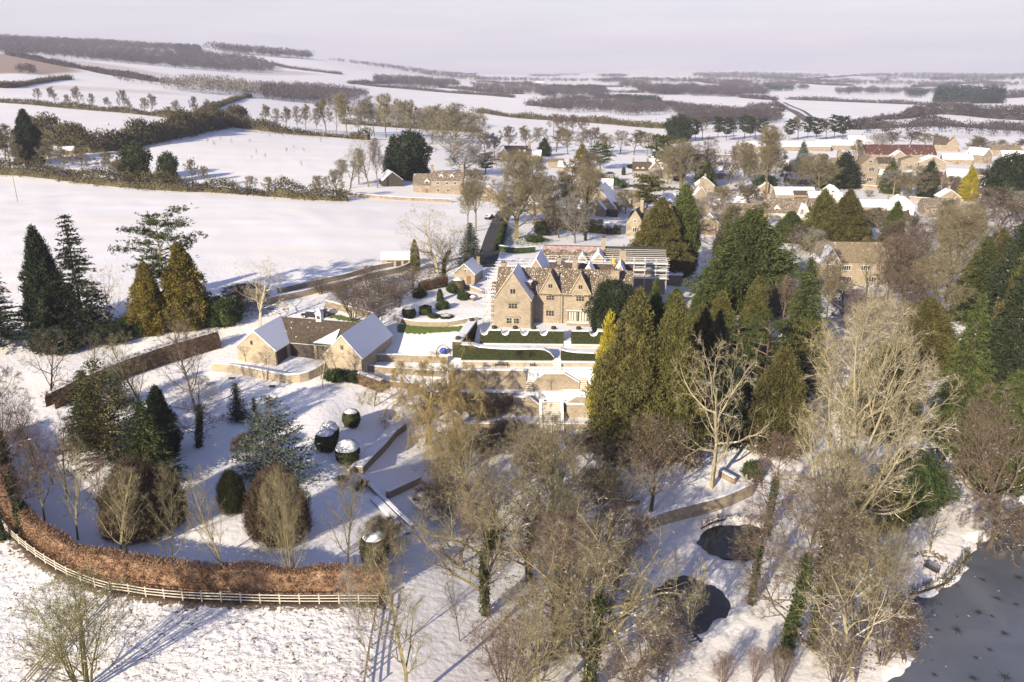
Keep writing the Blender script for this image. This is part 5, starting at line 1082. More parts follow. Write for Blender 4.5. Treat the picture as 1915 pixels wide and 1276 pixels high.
TR('dark_cypress',308,850,722,64,'cypress','dark_green','nearly black cypress behind the bright green conifer','conifer')
TR('blue_spruce',225,760,682,70,'spruce_small','blue_green','small blue spruce top in the lawn group','conifer')
TR('spruce_tree',447,786,716,46,'spruce_small','dark_green','neat small dark spruce standing alone on the lawn','conifer')
TR('spruce_tree',481,812,742,30,'spruce_small','blue_green','slim young spruce beside the grey green cedar','conifer')
TR('grey_cedar',518,900,738,178,'cedar_young','blue_green','spreading grey green cedar in the middle of the lawn','conifer')
TR('yew_dome',262,998,868,106,'dome_shrub','dome_brown','large dark brown clipped dome behind the paired bare trees','shrub')
TR('yew_dome',316,980,885,60,'dome_shrub','yew','dark dome shrub pressed against the large brown one','shrub')
TR('yew_dome',437,956,884,44,'dome_shrub','yew','small dark egg shaped shrub left of the grand rounded bush','shrub')
TR('yew_dome',524,1006,884,100,'dome_shrub','dome_brown','grand rounded reddish bush behind the many stemmed tree','shrub')
TR('dark_shrub',462,862,815,54,'shrub','bark_brown','dark leafless shrub at the left foot of the grey green cedar','shrub')
TR('laurel_bush',628,712,690,38,'bush','laurel','left of the two green laurel bushes against the barn gable','shrub')
TR('laurel_bush',662,714,694,28,'bush','laurel','right of the two green laurel bushes against the barn gable','shrub')
# evergreens, right and centre
TR('golden_cypress',1132,815,585,62,'cypress','gold','bright golden cypress on the left flank of the giant dark one','conifer')
TR('giant_cypress',1180,838,545,136,'cypress_big','brown_green','giant brownish green cypress right of the manor','conifer')
TR('giant_cypress',1246,842,556,112,'cypress_big','olive','second giant olive cypress merging with the brownish one','conifer')
TR('giant_cypress',1212,800,530,80,'cypress_big','green','green cypress top showing behind the two giant ones','conifer')
TR('holly_tree',1143,618,524,82,'holly','dark_green','dark glossy holly against the right end of the manor','tree',at=(X(1143,139,0),139.0,-.1))
TR('dark_conifer',1230,518,372,98,'cypress_big','brown_green','big speckled conifer behind the right end of the manor','conifer')
TR('dark_conifer',1273,512,346,56,'column','green','slimmer green conifer right of the big speckled one','conifer')
TR('blue_conifer',880,496,415,62,'spruce','blue_green','blue grey spruce beside the shaded lane','conifer')
TR('green_juniper',777,506,448,16,'column','olive','slim pointed juniper beside the field shed','conifer')
TR('layered_conifer',1392,578,396,140,'mass','green','massive layered green conifer, centre right','conifer')
TR('layered_conifer',1492,705,486,130,'spruce_layer','green','tall layered conifer in front of the stone villa','conifer')
TR('green_cypress',1300,640,544,46,'cypress','green','pale green pointed cypress left of the gold tipped pair','conifer')
TR('gold_tipped_cypress',1342,648,545,56,'cypress','olive','olive cypress with a golden flank','conifer')
TR('golden_cypress',1350,600,546,22,'column','gold','narrow golden spire behind the olive cypress','conifer')
TR('green_cypress',1406,650,518,44,'column','olive','slim olive cypress below the massive layered conifer','conifer')
TR('pine_tree',1420,790,585,120,'cedar','green','broad soft pine left of the bright bare tree','conifer',tm='bark_red')
TR('pine_tree',1370,740,600,90,'pine','green','darker pine behind the pale forked tree','conifer',tm='bark_red')
TR('pine_tree',1500,770,600,110,'cedar','olive','flat topped olive pine behind the bright bare tree','conifer',tm='bark_red')
TR('layered_spruce',1782,838,544,132,'spruce_layer','green','great green spruce with sweeping snowy boughs at right','conifer')
TR('dark_spruce',1868,780,470,150,'spruce_layer','dark_green','dark blue green spruce behind the great spruce','conifer')
TR('tall_cedar',1905,735,380,110,'cypress_big','brown_green','tall brown green conifer at the right edge','conifer')
TR('tall_cedar',1840,690,440,90,'fir_open','dark_green','open dark fir with snowy branches near the right edge','conifer')
TR('edge_conifer',1935,840,520,120,'spruce_layer','green','green conifer cut by the right edge above the lake','conifer')
TR('rust_conifer',1575,478,356,80,'cypress_big','brown_green','rusty green conifer in front of the white village cottages','conifer')
TR('green_conifer',1530,470,356,70,'cypress','olive','bright olive conifer left of the rusty one','conifer')
TR('green_conifer',1475,452,395,60,'cypress','green','green pointed conifer behind the layered giant','conifer')
TR('green_conifer',1664,482,378,46,'cypress','green','narrow green conifer standing clear below the white gabled cottage','conifer')
TR('golden_cypress',1808,376,312,34,'cypress','gold','brilliant yellow cypress in the village','conifer')
TR('dark_evergreen',1884,388,288,92,'holly','dark_green','huge dark evergreen with snow flecks at the village edge','tree')
TR('dark_conifer',1576,352,286,52,'conifer_far','dark_green','dark conifer in front of the gabled manor','conifer')
TR('dark_evergreen',1552,352,312,46,'evergreen_far','laurel','round dark green evergreen left of the gabled manor','tree')
TR('dark_conifer',1732,372,302,32,'conifer_far','dark_green','dark upright conifer between the bare trees of the village','conifer')
TR('green_conifer',1662,362,302,32,'conifer_far','green','green conifer right of the gabled manor','conifer')
TR('village_conifer',1268,264,216,46,'evergreen_far','dark_green','lone round dark pine on the near edge of the plain','conifer')
TR('village_pine',1240,330,254,60,'pine_far','green','leaning dark pine right of the l-shaped house','conifer')
TR('village_conifer',770,336,246,62,'evergreen_far','dark_green','large round dark conifer behind the timber shed','conifer')
TR('village_conifer',738,332,256,36,'conifer_far','dark_green','pointed dark conifer left of the large round one','conifer')
TR('village_pine',908,326,286,44,'pine_far','green','small dark pine left of the farmhouse drive','conifer')
TR('village_pine',1122,318,270,48,'pine_far','green','pine left of the l-shaped house','conifer')
TR('golden_spire',1088,312,270,24,'conifer_far','old_gold','small gold tipped spire behind the village','conifer')
TR('village_conifer',1018,292,259,22,'conifer_far','dark_green','small dark spire by the farmhouse chimney','conifer')
TR('village_conifer',1318,352,300,36,'conifer_far','green','green conifer above the chimney house','conifer')
TR('village_conifer',1497,330,266,24,'conifer_far','blue_green','thin grey green spire before the farm barn','conifer')
TR('village_pine',1210,400,330,70,'pine_far','olive','flat olive pine right of the low cottage','conifer')
TR('village_conifer',1430,368,328,40,'evergreen_far','laurel','glossy green bush tree at the foot of a pale bare tree','shrub')
TR('village_conifer',1355,470,400,30,'conifer_far','olive','small olive conifer above the round snowy lawn','conifer')
TR('dark_spruce',60,306,205,52,'cypress','dark_green','tall dark spruce at the left beyond the first field','conifer')
TR('ivy_tree',258,340,268,50,'evergreen_far','ivy','ivy clad tree on a leaning trunk in the field hedge','tree')
TR('ivy_tree',318,342,285,32,'evergreen_far','ivy','smaller ivy clad tree right of the leaning one','tree')
TR('laurel_thicket',1700,950,850,110,'bush','laurel','bright green laurel thicket on the bank by the lake','shrub')
TR('laurel_thicket',1640,985,900,90,'bush','olive','olive shrub thicket at the foot of the bright bare tree','shrub')
TR('laurel_bush',1408,898,862,36,'bush','laurel','vivid green bush at the end of the stone revetment','shrub')
for px,py,pt,w,lb in [(848,548,530,22,'green rosette bush on the upper lawn nearest the obelisk'),(866,560,546,24,'green rosette bush below the clipped block'),(828,578,562,24,'rounded green bush in the middle of the upper lawn'),(812,594,586,20,'low green bush by the drum yew'),(784,556,540,26,'low green bush in shade at the back of the upper lawn'),(1002,452,440,34,'green mound bush above the red roofing sheet')]:
    TR('garden_bush',px,py,pt,w,'bush','laurel',lb,'shrub')
# --- bare trees, left arc inside the beech hedge ---
for px,py,pt,w,key,lb in [(88,988,795,90,'lime','slender bare tree, first of the arc at the far left'),(146,1010,808,110,'lime2','slender bare tree, second of the arc at the left'),(228,1052,876,120,'lime','bare tree with a forked trunk before the brown dome'),(240,1052,890,90,'lime2','its twin stem leaning right, before the brown dome'),(326,1092,872,92,'lime','straight bare tree right of the brown dome'),(427,1102,866,110,'lime2','straight bare tree in front of the small egg shaped shrub'),(650,1078,872,110,'lime','bare tree left of the large snow capped yew ball')]:
    TR('young_lime',px,py,pt,w,key,'bark_olive',lb)
TR('field_maple',545,1100,888,96,'multi','bark_olive','many stemmed bare tree before the grand rounded bush')
TR('purple_birch',50,1000,690,150,'alder','bark_red','dense reddish bare tree at the left edge, nearest the dark hedge')
TR('purple_birch',5,1010,720,120,'alder','bark_red','reddish bare tree cut by the left edge')
TR('purple_birch',100,905,780,90,'lime2','bark_red','small reddish bare tree inside the arc')
for px,py,pt,w,key,lb in [(30,930,700,110,'lime','grey red bare tree behind the dense reddish one'),(70,880,720,100,'lime2','thin reddish bare tree at the shaded lawn edge'),(125,930,770,90,'lime','fine twigged bare tree inside the arc, left of the olive cedar'),(-10,900,690,110,'alder','reddish bare tree half out of frame on the left'),(190,960,840,80,'lime2','slim bare tree left behind the brown dome')]:
    TR('bare_tree',px,py,pt,w,key,'bark_red',lb)
TR('bare_tree',96,752,612,104,'open','bark_brown','round headed bare tree on the shaded lawn, far left')
TR('bare_tree',180,700,622,60,'open','bark_brown','small bare tree between the shaded lawn and the hedge')
TR('bare_tree',205,618,494,86,'open','bark_pale','pale bare tree against the snowy field left of the golden pair')
TR('bare_tree',276,795,618,120,'lime2','bark_olive','bare tree whose crown rises over the brown hedge')
TR('bare_tree',366,768,590,120,'lime','bark_brown','tall bare tree crossing the end of the brown hedge')
TR('silver_birch',371,836,708,110,'alder','bark_grey','birch like bare tree with fine low twigs on the lawn')
TR('walnut_tree',487,612,486,130,'open','bark_pale','spreading pale tree with snow lined boughs behind the barn')
TR('young_tree',603,728,640,60,'lime','bark_pale','slim pale tree before the barn doors')
TR('young_tree',700,760,700,56,'open','bark_olive','small spreading tree below the reddish hedge')
TR('bare_shrub',350,615,560,80,'shrub','bark_olive','bare shrub at the foot of the taller golden conifer','shrub')
TR('bare_shrub',460,575,535,90,'shrub','bark_brown','tangled bare shrub right of the laurel','shrub')
TR('multi_stem_shrub',160,1290,1100,240,'multi','bark_lichen','yellowish many stemmed tree across the weathered fence, lower left')
TR('poplar_sapling',765,1320,1030,200,'lime','bark_olive','upright bare tree beside the lower paddock fence')
TR('bare_sapling',690,1255,1040,90,'lime2','bark_grey','thin bare sapling on the lower paddock fence')
TR('weeping_willow',800,832,676,220,'weeping','willow','golden weeping willow below the terraces')
TR('weeping_willow',830,900,770,110,'weeping','willow','smaller golden drooping willow in the sunken garden')
# --- lower centre thicket ---
TR('oak_tree',906,1150,880,260,'big2','bark_olive','ivy trunked oak with snow lined low boughs, lower centre')
TR('oak_tree',1095,1300,962,390,'big2','bark_olive','largest gnarled oak at the bottom centre')
TR('ash_tree',1030,1005,790,240,'big','bark_olive','broad bare ash rising before the stair foot')
TR('ash_tree',870,985,800,190,'dome','bark_olive','bare tree crowding the left of the broad ash')
TR('brown_tree',860,1055,905,170,'dome2','bark_brown','brown bushy bare tree left of the ivy trunked oak')
TR('beech_sapling',1040,1230,985,200,'alder','bark_red','russet twigged tree before the largest oak')
TR('brown_tree',1180,1290,1090,240,'dome2','bark_brown','brown bare tree right of the largest oak')
TR('russet_bush',950,1290,1170,200,'multi','bark_red','reddish bush at the bottom left of the largest oak')
TR('russet_bush',1235,1262,1170,90,'multi','bark_brown','brown bush beside the lower pond')
TR('russet_bush',1150,1100,960,150,'multi','bark_red','russet bush above the largest oak')
TR('bare_tree',975,900,770,150,'open','bark_pale','pale open tree before the lowest terrace wall')
TR('bare_tree',1075,895,775,120,'open','bark_olive','bare tree right of the stair foot')
TR('forked_tree',1216,962,778,150,'dome','bark_brown','fork trunked dark tree on the snow below the giant cypress')
TR('apple_tree',905,800,720,90,'open','bark_brown','small bare tree on the lower terrace ledge')
TR('shrubbery_tree',860,880,800,100,'multi','bark_olive','many stemmed shrub below the golden willow')
_vr=random.Random(8)
for i in range(64):
    px=_vr.uniform(1000,1560) if i%3 else _vr.uniform(1600,1900); py=_vr.uniform(318,440) if i%4 else _vr.uniform(300,340); s_=_vr.uniform(1.3,3.0); k_=_vr.choice(['bush','bush','holly','column','shrub','shrub','multi']); f_=_vr.choice(['dark_green','laurel','yew','olive']) if k_ in('bush','holly','column') else _vr.choice(['bark_brown','bark_olive'])
    TR('garden_shrub',px,py,None,-s_*(.5 if k_=='column' else 1),k_,f_,near_label({'dark_green':'dark evergreen bush','laurel':'glossy green bush','yew':'yew bush','olive':'olive bush','bark_brown':'bare brown bush','bark_olive':'bare olive bush'}[f_],px,py),'shrub','garden shrubs of the village',tip=s_*_vr.uniform(.9,1.5)*(1.8 if k_=='column' else 1))
wall_path('stone garden wall in front of the steep gabled house',[(1075,415),(1120,418),(1160,416)],1.4,.4,'stone_far')
wall_path('village roadside wall left of the l-shaped house',[(1080,335),(1120,337),(1160,340)],1.3,.4,'stone_far')
wall_path('garden wall below the chimney house',[(1270,402),(1320,406),(1370,404)],1.3,.4,'stone_far')
wall_path('field wall on the near side of the farm barns',[(1290,290),(1380,294),(1460,296)],1.3,.5,'stone_far')
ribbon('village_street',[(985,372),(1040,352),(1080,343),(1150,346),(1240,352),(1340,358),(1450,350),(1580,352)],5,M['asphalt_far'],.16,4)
for px,py,pt,w,key,lb in [(875,428,345,60,'ash','slender bare tree hugging the left side of the lane'),(1000,415,335,90,'dome','dense bare tree right of the great lane tree'),(1045,445,375,70,'dome2','brown bare tree on the lawn behind the stripped roof'),(1430,375,240,90,'ash','tall pale trunked tree in the middle of the village'),(1272,352,262,90,'dome','rounded bare tree right of the l-shaped house'),(1390,360,262,80,'dome2','wide bare tree left of the tall pale trunked one'),(1530,362,290,80,'dome','bare tree before the farm barns'),(1320,345,258,60,'alder','purple brown birch above the chimney house'),(1700,372,312,80,'dome2','spreading bare tree right of the gabled manor'),(1095,450,285,80,'big2','crooked tall bare tree in front of the steep gabled house')]:
    TR('bare_tree',px,py,pt,w,key,'bark_brown' if 'brown' in lb else 'bark_olive',lb)
for i,(px,py,pt,w) in enumerate([(830,960,905,110),(720,1040,975,90),(950,830,790,80),(1000,880,840,80),(905,790,745,60),(950,770,735,60),(860,770,735,60),(1120,940,880,90),(1090,850,815,60),(1150,880,830,80),(1010,850,812,60),(905,850,810,80)]):
    TR('bare_shrub',px,py,pt,w,'shrub',('bark_brown','bark_olive','bark_red')[i%3],near_label('low bare shrub',px,py-15),'shrub','bare shrubs below the terraces')
for px,py,pt,w,key,fm,lb in [(990,1090,890,190,'big2','bark_olive','gnarled tree filling the gap between the two large oaks'),(940,1010,860,150,'dome2','bark_brown','brown bushy tree above the ivy trunked oak'),(1140,1010,860,170,'dome2','bark_olive','broad bare tree left of the fork trunked one'),(1140,1180,1010,150,'dome2','bark_brown','brown bare tree leaning over the lower pond'),(860,1200,1080,60,'lime','bark_grey','slim bare tree in the open snow left of the oaks'),(1010,1330,1100,200,'dome','bark_olive','bare tree cut by the bottom edge left of the largest oak'),(1200,1340,1180,200,'dome2','bark_brown','brown bare tree cut by the bottom edge right of the largest oak'),(1060,1130,930,180,'big','bark_olive','fine branched tree directly behind the largest oak')]:
    TR('bare_tree',px,py,pt,w,key,fm,lb)
for px,py,pt,w,key,fm,lb in [(1620,1110,930,120,'dome2','bark_olive','bare tree at the foot of the lake thicket'),(1455,1300,1215,60,'multi','bark_brown','brown shrub under the two alders')]:
    TR('bare_tree',px,py,pt,w,key,fm,lb)
# --- right ---
TR('bright_tree',1556,1088,572,330,'big','bark_pale','huge pale bare tree glowing in the sun, right of centre')
TR('pale_plane',1332,912,615,200,'open','bark_pale','pale tree with bold snow lined zigzag boughs')
TR('alder_tree',1466,1226,905,200,'alder','bark_brown','tall brown alder at the foot of the upper pond')
TR('alder_tree',1520,1215,860,170,'alder','bark_olive','ivy trunked alder right of the brown one')
TR('alder_tree',1432,1000,820,120,'alder','bark_red','purple brown tree above the upper pond')
TR('alder_tree',1405,1130,950,110,'alder','bark_brown','bushy brown tree over the upper pond')
TR('tall_trunked_tree',1545,1100,900,110,'alder','bark_brown','darker tree right behind the huge pale one')
TR('birch_tree',1595,1290,1060,240,'open','bark_pale','tree with a snow white forked trunk at the bottom right')
TR('pollard_willow',1600,1215,985,210,'multi','bark_olive','stubby pollard tree with fine twigs by the lake')
TR('slim_birch',1287,1205,1040,60,'lime','bark_pale','thin silver birch beside the lower pond')
TR('waterside_willow',1862,1000,725,240,'dome2','bark_brown','dark brown tree overhanging the frozen lake')
TR('drooping_bush',1852,1022,930,150,'weeping','bark_brown','low drooping bush touching the ice')
TR('small_tree',1738,1034,958,80,'open','bark_olive','small bare tree on the snowy promontory')
TR('waterside_bush',1650,1240,1130,150,'multi','bark_brown','dark bush at the water edge near the pollard')
TR('waterside_bush',1560,1290,1190,120,'multi','bark_brown','dark bush at the foot of the white forked trunk')
TR('red_dogwood',1350,1285,1225,60,'multi','bark_red','reddish upright shrub at the bottom, left one','shrub')
TR('red_dogwood',1410,1280,1215,50,'multi','bark_red','reddish upright shrub at the bottom, right one','shrub')
TR('villa_tree',1618,575,440,80,'open','bark_olive','open crowned bare tree before the middle of the stone villa')
for px,py,pt,w,key,fm,lb in [(1655,600,450,110,'ash','bark_brown','upright brown bare tree before the right of the stone villa'),(1575,600,520,90,'dome','bark_brown','low brown tree on the villa lawn, left'),(1610,640,540,110,'dome2','bark_brown','broad brown tree at the foot of the villa lawn'),(1665,660,560,110,'dome2','bark_olive','rounded bare tree below the villa lawn, right'),(1545,600,500,70,'ash','bark_olive','slim bare tree at the left corner of the villa')]:
    TR('villa_tree',px,py,pt,w,key,fm,lb)
TR('larch_tree',1500,560,430,90,'alder','bark_grey','pale stemmed birch in front of the stone villa')
TR('villa_tree',1690,575,430,110,'dome','bark_brown','bare tree right of the stone villa')
TR('oak_tree',1770,560,385,150,'big','bark_olive','broad bare oak behind the great spruce')
TR('oak_tree',1700,500,405,120,'dome','bark_brown','brown bare oak below the white gabled cottage')
TR('oak_tree',1860,470,350,160,'dome2','bark_brown','bare oak crowding the huge dark evergreen')
TR('oak_tree',1760,470,390,120,'dome','bark_olive','rounded bare tree below the golden cypress')
TR('oak_tree',1300,480,390,90,'ash','bark_olive','bare tree beside the slimmer green conifer')
TR('oak_tree',1340,520,410,80,'alder','bark_brown','thin brown tree left of the massive layered conifer')
TR('oak_tree',1640,700,560,150,'big2','bark_brown','bare oak behind the right of the huge pale tree')
TR('oak_tree',1280,640,560,70,'lime','bark_olive','thin bare tree behind the giant cypresses')
TR('oak_tree',1460,620,520,80,'dome','bark_brown','brown bare tree between layered conifers')
TR('lane_tree',966,446,286,160,'big','bark_olive','great rounded bare tree at the bend of the lane')
TR('lane_tree',890,432,320,86,'ash','bark_olive','upright bare tree left of the lane')
TR('ivy_ash',820,512,382,150,'open','bark_pale','pale bare tree rising by the upper lawn')
TR('ivy_ash',833,532,430,110,'big2','bark_olive','ivy wrapped tree left of the small gabled outbuilding')
TR('copse_tree',850,305,196,130,'dome','bark_olive','big rounded bare tree behind the farmhouse, tallest there')
TR('copse_tree',870,330,260,110,'dome2','bark_grey','grey bare tree below the tallest one behind the farmhouse')
for px,py,pt,w in [(700,620,540,90),(660,600,530,90),(720,560,520,90),(745,575,530,70),(640,560,525,80),(690,540,500,80),(600,550,520,60),(770,540,500,60)]:
    TR('thorn_bush',px,py,pt,w,'multi','bark_brown',near_label('brown thorny bush',px,py-15),'shrub','thorn bushes beside the upper lawn')
for px,py,pt,w,key,fm,lb,cat in [(1680,640,500,110,'dome2','bark_brown','brown bare tree left above the great spruce','tree'),(1740,620,480,120,'dome','bark_olive','rounded bare tree between the villa and the great spruce','tree'),(1720,690,560,100,'mass','brown_green','brown green conifer tucked left of the great spruce','conifer'),(1700,760,640,90,'dome2','bark_brown','brown tree behind the lake thicket','tree'),(1820,600,440,110,'spruce_layer','green','green conifer behind the dark blue spruce','conifer'),(1900,620,390,100,'mass','dark_green','dark mass of conifer at the right edge under the village','conifer'),(1870,900,700,130,'mass','green','rounded green conifer behind the dark waterside tree','conifer'),(1800,900,740,110,'dome2','bark_brown','brown bare tree behind the drooping bush','tree'),(1640,800,640,110,'mass','olive','olive conifer hidden behind the huge pale tree','conifer'),(1300,760,570,90,'cypress_big','olive','olive cypress right of the two giant ones','conifer'),(1350,820,680,80,'mass','dark_green','dark conifer behind the pale zigzag tree','conifer'),(1450,840,650,90,'mass','brown_green','brown green conifer left of the huge pale tree','conifer'),(1260,620,540,60,'cypress','green','green cypress behind the two giant ones','conifer'),(1910,560,420,90,'cypress_big','green','green conifer at the far right edge','conifer'),(1850,560,430,80,'mass','brown_green','brown green conifer above the dark blue spruce','conifer'),]:
    TR('dark_conifer' if cat=='conifer' else 'bare_tree',px,py,pt,w,key,fm,lb,cat)
_fr=random.Random(77)
for i in range(20):
    px=_fr.uniform(960,1930) if i%4 else _fr.uniform(400,900); py=_fr.uniform(142,200) if px>960 else _fr.uniform(118,165); L_=_fr.uniform(60,190); sl_=_fr.uniform(-.05,.08)
    hedge('distant_hedge',near_label('thin distant hedge line',px+L_/2,py),[(px,py),(px+L_*.35,py+L_*sl_*.5),(px+L_*.7,py+L_*sl_),(px+L_,py+L_*sl_*1.1)],9,5,'far_wood',5,3.5,1.5,200+i,.9,.6,.5,.4,lump=50,cat='hedge').__setitem__('group','distant hedge lines')
# standing trees of the belts: rows that nothing in the photo tells apart
def row(name,label,group,pts,keys,fms,cat='tree'):
    pts=sorted(pts)
    for i,(px,py,pt,w) in enumerate(pts):
        lb=near_label('bare tree',px,py-20) if name=='village_tree' else '%s, %s'%(label,ORD[i]+('' if i==0 else ' from left'))
        TR(name,px,py,pt,w,keys[i%len(keys)],fms[i%len(fms)],lb,cat,group)
def scatter(poly,n,hpx,wr,seed,mind=0):
    rnd=random.Random(seed); xs=[p[0] for p in poly]; ys=[p[1] for p in poly]; o=[]; g=0
    P=np.array(poly,float)
    while len(o)<n and g<n*60:
        g+=1; x,y=rnd.uniform(min(xs),max(xs)),rnd.uniform(min(ys),max(ys))
        if not inside(np.array([x]),np.array([y]),poly)[0]: continue
        if any(abs(x-a)<mind and abs(y-b)<mind*.5 for a,b,_,_ in o): continue
        h=hpx(y)*rnd.uniform(.75,1.2); o.append((x,y,y-h,h*wr*rnd.uniform(.8,1.25)))
    return o
row('hedgerow_tree','bare tree standing in the low hedge below the upper left field','hedgerow trees below the upper left field',[(72,192,166,18),(105,200,163,26),(150,205,162,26),(128,204,178,16),(175,208,176,16),(205,208,182,20),(232,212,170,24),(246,214,186,18),(272,216,184,20),(285,218,176,26),(335,222,188,26),(366,226,182,20),(388,226,186,20),(315,220,200,20)],('far','far2'),('bark_brown','bark_grey'))
row('paddock_tree','bare tree in the row behind the orchard paddock','trees behind the orchard paddock',[(496,240,196,26),(520,244,204,26),(536,246,200,24),(556,248,200,26),(572,250,196,28),(592,252,204,24),(610,252,186,40),(630,254,180,44),(650,256,176,50),(672,258,204,30),(446,236,214,20),(466,238,216,20)],('far2','far'),('bark_olive','bark_grey'))
row('belt_tree','tall bare tree in the belt left of the farmhouse','belt of tall trees left of the farmhouse',[(700,256,182,50),(722,258,178,52),(742,262,186,46),(765,266,190,46),(684,250,190,40),(790,268,204,40),(808,270,200,40),(828,260,196,40)],('far','far2'),('bark_olive','bark_grey'))
row('field_corner_tree','bare tree in the corner of the big field by the timber shed','trees in the corner of the big field',[(655,352,276,70),(690,350,250,70),(706,352,262,50),(640,350,300,50),(672,345,280,50)],('ash','open'),('bark_grey','bark_olive'))
row('farm_tree','bare tree behind the farmhouse and the stone annexe','bare trees behind the farmhouse',[(925,300,250,40),(950,285,238,40),(985,285,236,36),(1010,280,240,40),(1040,285,238,50),(1062,290,244,50),(1085,292,240,40),(1110,288,240,36),(1135,292,250,40),(1160,288,246,50),(1185,290,244,50),(1210,292,250,44),(1230,290,254,40),(905,296,250,40)],('far','far2'),('bark_olive','bark_grey','bark_brown'))
row('pair_tree','bare tree of the isolated clump in the far central field','clump in the far central field',[(1035,250,214,30),(1052,252,216,30),(1072,252,216,32),(1090,254,220,28)],('far',),('bark_brown',))
row('village_tree','bare tree among the houses in the left half of the village','bare trees in the left half of the village',[(1030,400,330,70),(1060,420,330,80),(1085,425,310,90),(1010,380,330,60),(1070,360,300,60),(1100,350,290,60),(1225,380,320,60),(1248,345,280,70),(1275,350,268,80),(1300,345,290,60),(1325,350,280,50),(1075,455,360,70),(1040,440,370,60),(1220,445,380,50),(1110,390,350,50),(1290,420,370,60),(1330,430,360,70),(1355,440,380,60),(1170,400,355,40)],('far','dome','far2','ash'),('bark_olive','bark_brown','bark_grey'))
row('village_tree','bare tree among the houses in the right half of the village','bare trees in the right half of the village',[(1366,345,275,56),(1390,350,270,60),(1432,368,248,70),(1410,350,290,50),(1450,352,280,60),(1475,360,300,60),(1520,352,290,60),(1540,345,300,40),(1500,352,290,50),(1670,365,320,60),(1695,370,322,60),(1715,368,312,50),(1745,372,320,40),(1780,372,330,50),(1600,300,262,40),(1640,285,250,50),(1665,280,248,50),(1700,276,246,50),(1730,276,250,40),(1750,280,250,40),(1830,300,262,50),(1870,290,262,50),(1900,285,260,50),(1812,296,254,50),(1640,440,390,60),(1560,445,390,60),(1480,470,420,60),(1420,430,380,50),(1600,470,410,60),(1835,420,370,70),(1380,390,340,50),(1405,400,350,50),(1350,400,350,60),(1770,420,375,60),(1800,440,380,60),(1900,420,360,60)],('far','dome','far2','ash'),('bark_olive','bark_brown','bark_grey'))
row('windbreak_tree','dark pine in the thin windbreak beyond the village barns','windbreak of pines',[(x,263-(i%3)*2,224-(i*7)%9,22+(i*5)%9) for i,x in enumerate([1300,1313,1342,1358,1372,1392,1402,1412,1424,1475,1492,1510,1526,1545,1560,1575])],('pine_far','far2','pine_far'),('dark_green','bark_brown','dark_green'),'tree')
row('young_orchard_tree','tiny sapling planted in the orchard paddock','orchard saplings',[(388,269,258,7),(402,275,262,8),(434,272,258,7),(466,266,260,12),(480,290,278,6),(496,298,286,8),(505,258,250,5),(530,258,250,7),(536,285,276,10),(548,278,272,8),(570,284,276,9),(600,268,258,6),(565,314,300,6),(412,262,256,6),(470,300,290,6)],('lime','lime2'),('bark_grey',))
for px,py,pt,w in [(20,318,250,60),(-20,322,240,60),(10,300,235,70),(95,308,262,40),(90,318,275,50),(120,322,280,44),(155,330,278,50),(205,340,286,50),(225,345,300,40),(36,322,272,40),(360,345,300,30),(385,352,312,24),(470,362,330,30),(505,366,332,30),(300,352,322,24),(600,372,330,40),(630,374,320,40)]:
    TR('hedge_tree',px,py,pt,w,'far','scrub' if 0 else 'bark_olive',near_label('hedge tree',px,py-20).replace('next but one to','beyond'),'tree','trees of the overgrown dividing hedge')
# ----- far-off woods: masses of crowns -----
def wood(name,label,poly,n,h,m,seed,key='fuzz',group=None,per=44,w=.42):
    if m in('far_wood','far_conifer') and n>100: n=int(n*1.9)
    rng=np.random.RandomState(seed); wp=poly_px(poly); xs=[p[0] for p in wp]; ys=[p[1] for p in wp]; C_=[]
    # sample in the photograph's plane so that the near edge is as full as the far one
    P=[]; px_=[p[0] for p in poly]; py_=[p[1] for p in poly]; g=0
    while len(P)<n and g<n*30:
        g+=1; a,b_=rng.uniform(min(px_),max(px_)),rng.uniform(min(py_),max(py_))
        if inside(np.array([a]),np.array([b_]),poly)[0]: P.append(G(a,b_))
    Cc=[];Dd=[];Ss=[]; N=len(P); P=np.array(P); hs=h*rng.uniform(.7,1.15,N); 
    c=np.repeat(P,per,0); hh=np.repeat(hs,per)[:,None]; u=unit(rng.normal(0,1,(N*per,3)))*rng.uniform(.35,1,(N*per,1))**.5
    if key=='con': zz=rng.uniform(0,1,(N*per,1)); rad=(1-zz)*w+.04; off=np.concatenate([u[:,:2]*rad*hh,zz*hh],1); D=unit(np.concatenate([u[:,:2],np.full((N*per,1),-.1)],1))
    else: off=u*[w,w,.36]*hh; off[:,2]+=hh[:,0]*.6; D=unit(u+[0,0,.7])
    V,F=blades(c+off,D,1,h*.16,h*.075,0.01,.35,rng)
    tr=tubes([(x,y,z-1,x,y,z+q*.6,h*.012+.05,h*.01+.02) for (x,y,z),q in zip(P,hs)]); me=mesh_np(name,np.concatenate([V,tr[0]]),[F,tr[1]+len(V)])
    return tag(obj(name,me,M[m]),label,'woodland',group,'stuff')
wood('hill_wood','long bare wood along the skyline at the upper left',[(-80,84),(0,80),(100,84),(200,92),(300,100),(380,102),(470,112),(512,124),(515,136),(430,136),(330,128),(200,116),(80,106),(-80,98)],1500,16,'far_wood',1)
wood('hill_wood','dark crest wood on top of the left hill',[(-80,70),(60,76),(160,80),(260,86),(340,92),(376,98),(370,101),(250,94),(100,86),(-80,82)],700,20,'far_wood',2)
wood('hill_wood','evergreen block on the crest of the left hill',[(330,92),(372,94),(380,101),(330,98)],120,20,'far_conifer',3,'con')
wood('hill_wood','domed wood on the skyline left of centre',[(378,86),(430,84),(500,86),(560,98),(590,112),(520,108),(440,102),(384,94)],520,28,'far_wood',4)
